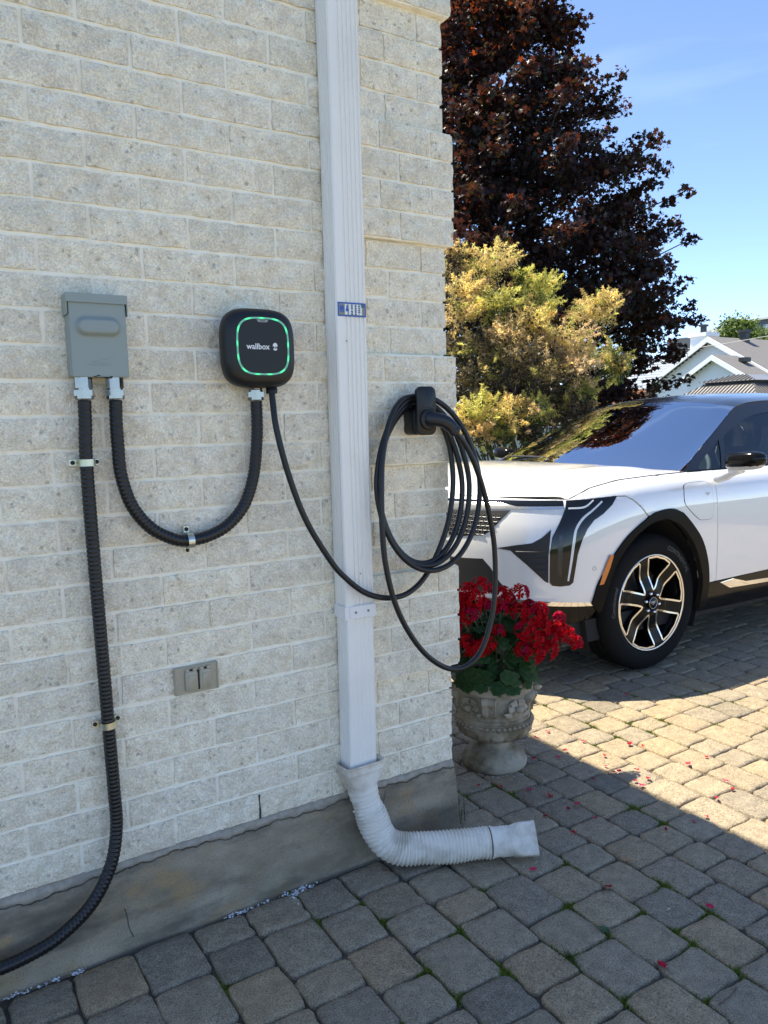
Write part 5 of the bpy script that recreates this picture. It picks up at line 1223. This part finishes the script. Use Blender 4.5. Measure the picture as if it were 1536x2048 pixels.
outW = lambda a, b: np.array((0, -1, 0))
pk = [(.066, 0), (.075, -10), (.10, -16.5), (.14, -20), (.19, -22), (.24, -23.5), (.2535, -22), (.257, -10), (.257, 6), (.2545, 20.5), (.24, 22), (.19, 19.5), (.14, 16.5), (.10, 12), (.076, 7)]
def pol(k_, pts, sc_=1.0):
    o = [(r*math.cos(R(a+k_)), r*math.sin(R(a+k_))) for r, a in pts]
    return o
def shrink(poly, d):
    A = np.array(poly); T_ = np.roll(A, -1, 0)-np.roll(A, 1, 0); T_ /= np.linalg.norm(T_, axis=1)[:, None]; N_ = np.stack([-T_[:, 1], T_[:, 0]], 1)
    c = A.mean(0); s = np.sign(((c-A)*N_).sum(1).sum()); return [tuple(p) for p in A+N_*s*d]
phs = [i*60+16 for i in range(6)]
pocks = [pol(p, pk) for p in phs]; holes_ = [shrink(p, .0095) for p in pocks]
circle = lambda r, n: [(r*math.cos(t), r*math.sin(t)) for t in np.linspace(0, 2*math.pi, n, endpoint=False)]
part('spoke_face', panel_vf(circle(.262, 64), dish, outW, 0, .02, holes_, .030)[:2], wb_m, wl, smooth=False)
for p, h in zip(pocks, holes_): part('spoke', panel_vf(p, dish, outW, .0018, .012, [h], .004)[:2], mach, wl, smooth=False)
part('rim_lip', axle(lathe([(.2575, .004), (.264, -.001), (.266, .006)], 72)), mach, wl)
part('brake_disc', axle(lathe([(.06, .10), (.175, .10), (.175, .125), (.06, .125)], 40)), M('brake_steel', (.12, .115, .11), .45, .8), wl, smooth=False)
part('hub_back', axle(lathe([(0, .19), (.235, .19)], 40)), inner, wl)
nut = mesh('lug_nut', *axle(lathe([(0, -.016), (.006, -.0155), (.0095, -.012), (.0105, 0), (.0105, .02)], 8)), chm)
for i in range(6): a = R(i*60+46); link('lug_nut', nut, wl, (.054*math.cos(a), .008, .054*math.sin(a)))
cc = part('centre_cap', axle(lathe([(0, -.004), (.030, -.004), (.034, 0), (.034, .02)], 28)), wb_m, wl)
part('cap_ring', tube([(.031*math.cos(t), -.0045, .031*math.sin(t)) for t in np.linspace(0, 2*math.pi, 28)], .0012, 5, cap=False), chm, wl)
part('cap_crest', xf(crest, Matrix.Translation((0, -.005, 0)) @ Matrix.Rotation(R(90), 4, 'X')), chm, wl)
for (x, y, rz, rot) in ((6.12, .682, 0, 20), (3.372, 2*YC-.682, math.pi, 0), (6.12, 2*YC-.682, math.pi, 35)):
    c = copy_tree(wl, car); c.location = (x, y, TR); c.rotation_euler = (0, R(rot), rz)
wl.location = (3.372, .682, TR)
# ================================================================== trees and shrubs
def rand_frames(n, bias):
    """n random orthonormal frames, normals leaning to bias"""
    N_ = rng.normal(size=(n, 3))*.8+bias; N_ /= np.linalg.norm(N_, axis=1)[:, None]
    A = rng.normal(size=(n, 3)); A -= N_*(A*N_).sum(1)[:, None]; A /= np.linalg.norm(A, axis=1)[:, None]
    return A, np.cross(N_, A), N_
def scatter(shape, tris, centres, sizes, bias, cols):
    shape = np.asarray(shape); tris = np.asarray(tris); n = len(centres); A, B, C_ = rand_frames(n, np.asarray(bias))
    V = centres[:, None, :]+sizes[:, None, None]*(shape[None, :, 0, None]*A[:, None]+shape[None, :, 1, None]*B[:, None]+shape[None, :, 2, None]*C_[:, None])
    m_ = len(shape); Fi = (np.arange(n)[:, None, None]*m_+tris[None]).reshape(-1, tris.shape[1])
    return V.reshape(-1, 3), Fi, np.repeat(np.concatenate([cols, np.ones((n, 1))], 1), m_, 0)
maple_pts = [(.0, -.50), (.46, -.30), (.26, -.02), (.64, .20), (.20, .28), (.0, .70), (-.20, .28), (-.64, .20), (-.26, -.02), (-.46, -.30)]
mshape = [(x, y, .16*abs(x)-.18*y*y) for x, y in maple_pts]+[(0, .0, 0)]
mtri = [(i, (i+1) % 10, 10) for i in range(10)]
bark_m = M('maple_bark', (.045, .038, .032), .9, var=((.08, .07, .06), 12, .4, .65), bump=(30, .8, .02))
def branch(p0, p1, r0, r1, sag=.1):
    a, b = np.array(p0, float), np.array(p1, float); m_ = (a+b)/2+rng.normal(size=3)*np.linalg.norm(b-a)*.06+np.array((0, 0, sag*np.linalg.norm(b-a)*.3))
    P = crs([a, m_, b], 5); return tube(P, list(np.linspace(r0, r1, len(P))), 7)
MX, MY = 9.75, 9.75
maple = thing('maple_tree', 'tall dark purple-leaved maple tree behind the car', 'tree', (MX, MY, 0))
zc_ = np.array([1.35, 1.8, 2.3, 3.5, 4.8, 6.0, 7.2, 8.5, 10, 11.2]); rc_ = np.array([2.3, 3.05, 3.4, 3.3, 3.0, 2.45, 1.92, 1.40, .85, .2])
cl = []; 
while len(cl) < 560:
    z = rng.uniform(1.3, 11.2); Rr = np.interp(z, zc_, rc_); a = rng.uniform(0, 2*math.pi); r = Rr*math.sqrt(rng.uniform(.08, 1))*rng.uniform(.86, 1.03)
    if rng.uniform() > Rr/4.6+.25: continue
    cl.append((MX+r*math.cos(a), MY+r*math.sin(a), z-.10*r+.25, r/max(.2, Rr)))
for q in range(150):                                     # long sprays that break the outline
    z = rng.uniform(1.9, 10.2); Rr = np.interp(z, zc_, rc_); a = rng.uniform(0, 2*math.pi)
    for e in np.linspace(.92, 1.0+rng.uniform(.08, .25)*min(1.0, 2.6/max(Rr, 1.2)), 4): cl.append((MX+Rr*e*math.cos(a), MY+Rr*e*math.sin(a), z+.25-.10*Rr+(e-.9)*rng.uniform(-.3, .9)*Rr*.5, 2.0))
cl = np.array(cl); br = []
V0 = tube(crs([(MX, MY, -.1), (MX+.05, MY, 1.2), (MX-.03, MY+.05, 4), (MX, MY, 7.5), (MX, MY, 10.6)], 6), list(np.interp(np.linspace(0, 1, 25), [0, .1, .5, 1], [.26, .19, .12, .02])), 10)
part('trunk', V0, bark_m, maple)
for x, y, z, f in cl[::7]:
    zb = max(1.1, z-.35*math.hypot(x-MX, y-MY)-.5); br.append(branch((MX, MY, zb), (x, y, z), .035, .008))
part('branch', join(*br), bark_m, maple)
cen = []; siz = []; col_ = []
for x, y, z, f in cl:
    n = int(rng.uniform(130, 200)); rad = rng.uniform(.28, .60)
    if f > 1.5: n = int(rng.uniform(22, 44)); rad = rng.uniform(.14, .24)
    p = rng.normal(size=(n, 3)); p /= np.linalg.norm(p, axis=1)[:, None]; p *= (rng.uniform(size=(n, 1))**.45)*rad*np.array((1.15, 1.15, .75))
    cen.append(p+np.array((x, y, z))); siz.append(rng.uniform(.066, .105, n))
    sun_warm = min(1, max(0, (z-6.8)/3))*.65+.03  # orange share rises with height: sunlight through the top leaves put into their colour
    w_ = (rng.uniform(size=(n, 1)) < sun_warm*.6).astype(float)
    dk = np.array((.030, .0155, .0165))*rng.uniform(.5, 1.5, (n, 1)); wa = np.array((.13, .042, .016))*rng.uniform(.6, 1.3, (n, 1)); gr_ = np.array((.020, .023, .015))*rng.uniform(.7, 1.3, (n, 1)); gsel = (rng.uniform(size=(n, 1)) < .22)
    col_.append(np.where(w_ > 0, wa, np.where(gsel, gr_, dk)))
cen = np.concatenate(cen); siz = np.concatenate(siz); col_ = np.concatenate(col_)
keep = cen[:, 2] > 1.15
V, Fi, cc_ = scatter(mshape, mtri, cen[keep], siz[keep], (0, -.1, .75), col_[keep])
link('crown', fast_mesh('crown', V, 3, Fi, leaf_mat('maple_leaf', .38, .42, .30, (2.6, 1.5, .8)), cc_), maple)

# smoke bush: fuzzy tan plumes over small dark leaves
def at_px(px, py, dist):
    d = AZ+AX*(px-768)/1536+AY*(py-1024)/1536; return CAM+d*dist/math.hypot(d[0], d[1])
bush = thing('smoke_bush', 'smoke bush covered in fuzzy tan plumes between the house corner and car', 'bush', (5.3, 3.9, 0))
mounds = [(989, 538, 50, 8.0, 0), (929, 590, 42, 7.8, 0), (929, 640, 42, 7.7, 1), (995, 615, 40, 7.7, 2), (1080, 585, 40, 8.1, 2), (1075, 620, 40, 8.0, 2), (1192, 634, 48, 8.1, 0), (1222, 725, 38, 7.9, 2), (1068, 655, 42, 7.7, 0), (1130, 690, 50, 7.7, 3), (1158, 738, 45, 7.6, 3), (963, 700, 50, 7.7, 4), (1040, 715, 58, 7.6, 4), (1090, 755, 58, 7.6, 4), (963, 832, 46, 7.3, 2), (1015, 835, 44, 7.35, 0), (1068, 828, 40, 7.4, 2), (935, 770, 40, 7.6, 4), (911, 510, 28, 8.0, 1), (975, 757, 52, 7.7, 4), (1160, 790, 36, 7.8, 5), (1090, 795, 40, 7.8, 4), (930, 845, 40, 7.35, 0), (1010, 680, 46, 7.6, 1), (905, 700, 40, 7.8, 4), (1045, 560, 24, 8.05, 2), (1215, 610, 26, 8.1, 0), (1235, 745, 26, 7.9, 2), (960, 870, 30, 7.2, 1), (1130, 818, 36, 7.7, 4), (1060, 868, 26, 7.4, 4), (1165, 815, 28, 7.8, 4), (1005, 870, 26, 7.3, 5), (900, 560, 40, 8.1, 4), (1035, 650, 40, 8.0, 4)]
pc_ = [(.82, .68, .31), (.78, .62, .33), (.70, .68, .24), (.70, .55, .37), (.46, .38, .23), (.40, .43, .16)]
tri_s = [(-.5, 0, 0), (.5, 0, 0), (.1, 1.0, .15)]
plume_m = leaf_mat('smoke_plume', .62, .8, .1, (1.18, 1.14, .95)); bl_m = leaf_mat('bush_leaf', .3, .45, .4, (1.3, 1.2, .6))
bst = []; lc = []; ls = []; lcol = []
for (px, py, rp, dist, kd) in mounds:
    c = at_px(px, py, dist); rad = rp*dist/1536*1.0
    npl = int((20 if kd == 4 else 38)*(rp/42)**1.4); PP = []; CCs = []
    for q in range(npl):                                  # feathery plumes growing outwards and up
        d = rng.normal(size=3); d[2] = abs(d[2])*.8+.1 if rng.uniform() < .72 else d[2]; d /= np.linalg.norm(d)
        L_ = rad*rng.uniform(.75, 1.25); m0 = c+d*rad*rng.uniform(.05, .25); n = int(rng.uniform(90, 170)); t = rng.uniform(size=(n, 1))**.7
        sp = rad*.30*np.sin(np.clip(t*1.15+.05, 0, 1)*math.pi)**.7*rng.uniform(.6, 1.1)
        PP.append(m0+d*L_*t+rng.normal(size=(n, 3))*sp*.55); kk = kd if rng.uniform() < .62 else int(rng.choice([0, 1, 2, 2, 3, 5])); CCs.append(np.array(pc_[kk])*rng.uniform(.65, 1.2)*rng.uniform(.75, 1.2, (n, 1)))
    P = np.concatenate(PP); base = np.concatenate(CCs); n = len(P)
    shp = np.array(tri_s)*np.array((.26, 1.0, 1)); V, Fi, cc_ = scatter(shp, [(0, 1, 2)], P, rng.uniform(.016, .036, n), (0, 0, .2), base)
    link('plume', fast_mesh('plume', V, 3, Fi, plume_m, cc_), bush)
    m_ = int(520 if kd == 4 else (200 if kd in (2, 5) else 130)); p = rng.normal(size=(m_, 3)); p /= np.linalg.norm(p, axis=1)[:, None]; p *= rng.uniform(.2, 1.0, (m_, 1))**.5*rad*(1.0 if kd == 4 else .85)
    lc.append(c+p); ls.append(rng.uniform(.020, .038, m_)); g0 = np.array((.045, .075, .022) if kd in (2, 5) else (.050, .040, .032)); lcol.append(g0*rng.uniform(.6, 1.5, (m_, 1)))
    bst.append(branch((5.3+rng.normal()*.12, 3.9+rng.normal()*.12, .3), tuple(c), .014, .004, .2))
# leafy sprig low at the left
for px, py in ((985, 885), (1000, 895), (1015, 888), (975, 900), (1030, 905), (995, 905), (960, 895), (1070, 878), (1090, 868), (1050, 880)):
    m_ = 26; lc.append(at_px(px, py, 7.3)+rng.normal(size=(m_, 3))*.05); ls.append(rng.uniform(.022, .04, m_)); lcol.append(np.array((.04, .07, .02))*rng.uniform(.6, 1.3, (m_, 1)))
oval = [(0, -.6, 0), (.36, -.15, .06), (.34, .25, .04), (0, .62, -.04), (-.34, .25, .04), (-.36, -.15, .06)]
V, Fi, cc_ = scatter(oval, [(0, 1, 2, 3, 4, 5)], np.concatenate(lc), np.concatenate(ls), (0, 0, .5), np.concatenate(lcol))
link('foliage', fast_mesh('foliage', V, 6, Fi, bl_m, cc_), bush)
part('stem', join(*bst, *[tube([(5.3+math.cos(a)*.06, 3.9+math.sin(a)*.06, -.05), (5.3+math.cos(a)*.12, 3.9+math.sin(a)*.12, .4)], .03, 7) for a in (0, 1.6, 3.2, 4.7)]), bark_m, bush)

# far green tree over the roofs
ft_ = thing('green_tree', 'sunlit green tree standing far off behind the white house roof', 'tree', (70, 44.7, 0))
part('trunk', tube([(70, 44.7, 0), (70, 44.7, 5), (70, 44.7, 8)], [.3, .2, .1], 8), bark_m, ft_)
n = 5200; cb_ = np.array([(70, 44.6, 9.3), (70, 46.2, 8.9), (70, 43.2, 8.9), (69.6, 45.2, 10.0), (70, 44.0, 9.9), (70, 42.4, 8.4), (70, 46.9, 8.3), (70, 44.6, 7.8)]); ii = rng.integers(0, 8, n)
P = cb_[ii]+rng.normal(size=(n, 3))*np.array((.55, .50, .42)); V, Fi, cc_ = scatter(oval, [(0, 1, 2, 3, 4, 5)], P, rng.uniform(.16, .30, n), (0, 0, .4), np.array((.13, .19, .055))*rng.uniform(.55, 1.4, (n, 1)))
link('crown', fast_mesh('crown', V, 6, Fi, bl_m, cc_), ft_)

# ================================================================== white house beyond
sid_m = M('white_siding', (.74, .76, .79), .6); trim_m = M('white_trim', (.80, .82, .85), .5); shg = M('grey_shingle', (.19, .185, .185), .9, var=((.11, .11, .115), 30, .4, .6), bump=(20, .5, .03)); dkg = M('window_dark', (.03, .04, .05), .1); vent_m = M('vent_black', (.02, .02, .022), .5)
wh = thing('white_house', 'white clapboard house with grey shingle gables beyond the gazebo', 'house', (38, 22, 0))
X0 = 34.0
def siding(x, y0, y1, z0, z1, top=None, step=.13):
    """lapped boards on a wall facing -x; top(y) limits the height for a gable"""
    vf = []; z = z0
    while z < z1-.01:
        za, zb = z, min(z+step, z1); ya, yb = y0, y1
        if top:
            ys = [y for y in np.linspace(y0, y1, 161) if top(y) >= (za+zb)/2]
            if not ys: break
            ya, yb = ys[0], ys[-1]
        vf.append(([(x-.022, ya, za), (x-.022, yb, za), (x, yb, zb), (x, ya, zb), (x, ya, za), (x, yb, za)], [(1, 0, 3, 2), (0, 1, 5, 4)])); z += step
    return join(*vf)
ridge_y, ridge_z, slope = 22.0, 5.20, .587
gt = lambda y: ridge_z-.18-slope*abs(y-ridge_y)
part('gable_siding', siding(X0, 16.5, 27.5, 1.8, 5.0, gt), sid_m, wh, smooth=False)
part('wall', box(X0+.002, X0+14, 16.6, 27.4, 0, 1.9), sid_m, wh, smooth=False)
def roofslab(x0, x1, ya, za, yb, zb, t=.12):
    return [(x0, ya, za), (x1, ya, za), (x1, yb, zb), (x0, yb, zb), (x0, ya, za-t), (x1, ya, za-t), (x1, yb, zb-t), (x0, yb, zb-t)], [(0, 1, 2, 3), (7, 6, 5, 4), (0, 3, 7, 4), (1, 5, 6, 2), (0, 4, 5, 1), (3, 2, 6, 7)]
hw = 5.9
part('roof', join(roofslab(X0-.35, X0+14, ridge_y, ridge_z, ridge_y-hw, ridge_z-slope*hw), roofslab(X0-.35, X0+14, ridge_y+.001, ridge_z, ridge_y+hw, ridge_z-slope*hw)), shg, wh, smooth=False)
part('attic', ([(X0+.02, 16.7, 1.9), (X0+.02, 27.3, 1.9), (X0+.02, ridge_y, 5.0), (X0+13.9, 16.7, 1.9), (X0+13.9, 27.3, 1.9), (X0+13.9, ridge_y, 5.0)], [(0, 2, 1), (3, 4, 5), (0, 3, 5, 2), (1, 2, 5, 4)]), sid_m, wh, smooth=False)
part('fascia', join(roofslab(X0-.42, X0-.352, ridge_y, ridge_z-.01, ridge_y-hw, ridge_z-.01-slope*hw, .26), roofslab(X0-.42, X0-.352, ridge_y+.001, ridge_z-.01, ridge_y+hw, ridge_z-.01-slope*hw, .26)), trim_m, wh, smooth=False)
# lower projecting gable
X1 = X0-2.0; r2y, r2z = 20.38, 4.13; gt2 = lambda y: r2z-.15-slope*abs(y-r2y)
part('porch_siding', siding(X1, 18.9, 21.9, .5, 4.0, gt2), sid_m, wh, smooth=False)
part('porch_wall', box(X1+.002, X0, 18.92, 21.88, 0, 3.2), sid_m, wh, smooth=False)
part('porch_roof', join(roofslab(X1-.3, X0+.4, r2y, r2z, r2y-1.75, r2z-slope*1.75), roofslab(X1-.3, X0+.4, r2y+.001, r2z, r2y+1.75, r2z-slope*1.75)), shg, wh, smooth=False)
part('porch_fascia', join(roofslab(X1-.36, X1-.302, r2y, r2z-.01, r2y-1.75, r2z-.01-slope*1.75, .24), roofslab(X1-.36, X1-.302, r2y+.001, r2z-.01, r2y+1.75, r2z-.01-slope*1.75, .24), box(X1-.36, X0, r2y-1.80, r2y-1.752, r2z-slope*1.75-.28, r2z-slope*1.75+.02)), trim_m, wh, smooth=False)
w0 = part('window', box(X1-.03, X1-.025, 20.2, 21.1, 1.2, 2.45), dkg, wh, smooth=False); part('window_frame', join(box(X1-.06, X1-.031, 20.1, 20.2, 1.1, 2.55), box(X1-.06, X1-.031, 21.1, 21.2, 1.1, 2.55), box(X1-.06, X1-.031, 20.2, 21.1, 2.45, 2.55), box(X1-.06, X1-.031, 20.2, 21.1, 1.1, 1.2)), trim_m, w0, smooth=False)
# wing to the left, seen under the maple
part('wing_siding', siding(X0+.5, 24, 31, .4, 4.4), sid_m, wh, smooth=False)
part('wing_wall', box(X0+.502, X0+8, 24, 31, 0, 4.4), sid_m, wh, smooth=False)
for y0 in (26.0, 27.6):
    w0 = part('window', box(X0+.45, X0+.47, y0-.4, y0+.4, 1.5, 2.9), dkg, wh, smooth=False); part('window_frame', join(box(X0+.42, X0+.449, y0-.5, y0-.4, 1.4, 3.0), box(X0+.42, X0+.449, y0+.4, y0+.5, 1.4, 3.0), box(X0+.42, X0+.449, y0-.4, y0+.4, 2.9, 3.0)), trim_m, w0, smooth=False)
part('chimney', join(box(35.2, 36.1, 23.25, 24.15, 4, 5.42), box(35.1, 36.2, 23.15, 24.25, 5.42, 5.60)), trim_m, wh, smooth=False)
part('chimney_flue', join(box(35.54, 35.76, 23.59, 23.81, 5.6, 5.95), box(35.48, 35.82, 23.53, 23.87, 5.95, 6.05)), vent_m, wh, smooth=False)
part('roof_vent', join(box(36.0, 36.35, 21.55, 21.9, 4.9, 5.45), box(35.94, 36.41, 21.49, 21.96, 5.45, 5.58)), vent_m, wh, smooth=False)
part('skylight_vent', box(X1+.9, X1+1.4, 19.55, 19.85, 3.78, 3.98), vent_m, wh, smooth=False)
wire = link('overhead_wire', mesh('overhead_wire', *tube(crs([(30, 21.5, 4.35), (30, 18.5, 4.40), (30, 10, 4.9)], 8), .012, 5), M('wire_grey', (.5, .5, .5), .5))); tag(wire, 'thin grey overhead wire crossing in front of the white house', 'wire')
# ------------------------------------------------------------------ gazebo
gz = thing('gazebo', 'gazebo with two-tier grey metal hip roof in front of the white house', 'gazebo', (25.6, 14.8, 0))
met = M('grey_standing_seam', (.33, .32, .31), .38, .6); post_m = M('dark_post', (.02, .02, .022), .5)
gx0, gx1, gy0, gy1, ze, zt_ = 24.0, 27.4, 13.25, 16.4, 2.0, 2.47
def hip(x0, x1, y0, y1, z0, x2, x3, y2, y3, z1): return [(x0, y0, z0), (x1, y0, z0), (x1, y1, z0), (x0, y1, z0), (x2, y2, z1), (x3, y2, z1), (x3, y3, z1), (x2, y3, z1)], [(0, 1, 5, 4), (1, 2, 6, 5), (2, 3, 7, 6), (3, 0, 4, 7), (4, 5, 6, 7), (3, 2, 1, 0)]
tx0, tx1, ty0, ty1 = 24.75, 26.6, 13.85, 15.75
part('roof', hip(gx0, gx1, gy0, gy1, ze, tx0, tx1, ty0, ty1, zt_), met, gz, smooth=False)
part('roof_edge', join(box(gx0-.03, gx0, gy0-.03, gy1+.03, ze-.12, ze+.01), box(gx0, gx1, gy0-.03, gy0, ze-.12, ze+.01), box(gx0, gx1, gy1, gy1+.03, ze-.12, ze+.01)), post_m, gz, smooth=False)
part('vent_band', box(tx0+.02, tx1-.02, ty0+.02, ty1-.02, zt_, zt_+.10), post_m, gz, smooth=False)
part('cupola_roof', hip(tx0-.14, tx1+.14, ty0-.14, ty1+.14, zt_+.07, 25.25, 26.1, 14.45, 14.95, zt_+.30), met, gz, smooth=False)
seam_mesh = []
for i in range(22):
    y = gy0+.07+i*(gy1-gy0-.14)/21; t = min(1, min((y-gy0)/(ty0-gy0), (gy1-y)/(gy1-ty1))); seam_mesh.append(tube([(gx0-.005, y, ze+.02), (gx0+(tx0-gx0)*t, y, ze+(zt_-ze)*t+.02)], .022, 4))
for i in range(20):
    x = gx0+.08+i*(gx1-gx0-.16)/19; t = min(1, min((x-gx0)/(tx0-gx0), (gx1-x)/(gx1-tx1))); seam_mesh.append(tube([(x, gy0, ze+.02), (x, gy0+(ty0-gy0)*t, ze+(zt_-ze)*t+.02)], .022, 4))
for i in range(14):
    y = ty0-.10+i*(ty1-ty0+.2)/13; t = min(1, min((y-ty0+.14)/.74, (ty1+.14-y)/.94)); seam_mesh.append(tube([(tx0-.145, y, zt_+.09), (tx0-.14+.64*t, y, zt_+.09+.23*t)], .02, 4))
for sm_ in seam_mesh: part('roof_seam', sm_, M('seam_dark', (.16, .155, .15), .4, .6) if 'seam_dark' not in bpy.data.materials else bpy.data.materials['seam_dark'], gz, smooth=False)
for x, y in ((gx0+.2, gy0+.2), (gx1-.2, gy0+.2), (gx0+.2, gy1-.2), (gx1-.2, gy1-.2)): part('post', box(x-.06, x+.06, y-.06, y+.06, 0, ze-.05), post_m, gz, smooth=False)
cur = M('gazebo_curtain', (.35, .36, .36), .8)
for y in (13.42, 13.95, 14.5): part('curtain', tube([(24.2, y, .3), (24.2, y+.05, 1.1), (24.2, y, 1.9)], [.10, .07, .12], 8), cur, gz)
# ------------------------------------------------------------------ apartment block
ap = thing('apartment_block', 'distant dark grey apartment block with a white parapet', 'building', (125, 76, 0))
apd = M('dark_cladding', (.085, .09, .105), .6); apw = M('pale_cladding', (.55, .57, .58), .6)
part('wall', join(box(120, 140, 55, 76.6, 0, 16.6), box(121, 140, 76.6, 93, 0, 15.4)), apd, ap, smooth=False)
part('parapet', ([(119.6, 76.6, 16.0), (119.6, 76.6, 16.9), (119.6, 86.5, 15.6), (119.6, 86.5, 14.9), (121.5, 76.6, 16.0), (121.5, 76.6, 16.9), (121.5, 86.5, 15.6), (121.5, 86.5, 14.9)], [(0, 1, 2, 3), (7, 6, 5, 4), (1, 5, 6, 2), (0, 3, 7, 4), (0, 4, 5, 1), (3, 2, 6, 7)]), apw, ap, smooth=False)
part('roof_cap', box(119.7, 140.2, 54.8, 76.59, 16.601, 16.9), apw, ap, smooth=False)
wnd = M('apartment_glass', (.25, .32, .38), .1)
for y in (59.0, 62.4, 65.8, 69.4, 72.8, 75.3):
    for z in (11.6, 14.2):
        w0 = part('window', box(119.94, 119.99, y-.75, y+.75, z, z+1.6), wnd, ap, smooth=False); part('window_frame', join(box(119.88, 119.93, y-.06, y+.06, z, z+1.6), box(119.88, 119.93, y-.75, y+.75, z+.75, z+.85)), apw, w0, smooth=False)
# ------------------------------------------------------------------ steps, railing, fence
wood = M('cedar_stain', (.40, .20, .105), .65, var=((.30, .14, .07), 6, .4, .65))
dk = thing('wooden_steps', 'reddish wooden deck steps glimpsed below the bush', 'steps', (22.6, 18, 0))
for i in range(7): part('step_board', box(22+i*.22, 22.6+i*.22, 17.15, 19.2, 1.40+i*.15-.02, 1.53+i*.15-.015), wood, dk, smooth=False)
part('deck_side', box(22.02, 24, 17.2, 19.1, 0, 1.38), wood, dk, smooth=False)
for y in (17.05, 16.55, 15.75): part('post', box(22.0, 22.13, y-.06, y+.06, 0, 2.15), post_m, dk, smooth=False)
rl_ = thing('white_railing', 'low white picket railing beside the dark posts', 'railing', (22.4, 15.3, 0))
part('rail', join(box(22.38, 22.44, 14.3, 16.4, 1.93, 2.0), box(22.38, 22.44, 14.3, 16.4, 1.2, 1.26)), trim_m, rl_, smooth=False)
for i in range(17): y = 14.36+i*.125; part('picket', box(22.39, 22.43, y-.02, y+.02, 1.26, 1.93), trim_m, rl_, smooth=False)
fe = thing('lattice_fence', 'low pale lattice fence behind the smoke bush', 'fence', (9, 8.5, 0))
fem = M('pale_fence_paint', (.62, .63, .62), .7)
part('panel', box(9.05, 9.09, 5.9, 11.5, .05, 1.05), fem, fe, smooth=False)
lat = []
for i in range(70):
    y = 5.9+i*.08; lat.append(box(9.0, 9.012, y, y+.018, 1.05, 1.26))
for z in (1.05, 1.10, 1.15, 1.20, 1.25): lat.append(box(9.013, 9.025, 5.9, 11.5, z, z+.014))
part('lattice', join(*lat), fem, fe, smooth=False)
for y in (5.9, 7.8, 9.7, 11.5): part('post', box(8.96, 9.06, y-.05, y+.05, 0, 1.30), fem, fe, smooth=False)
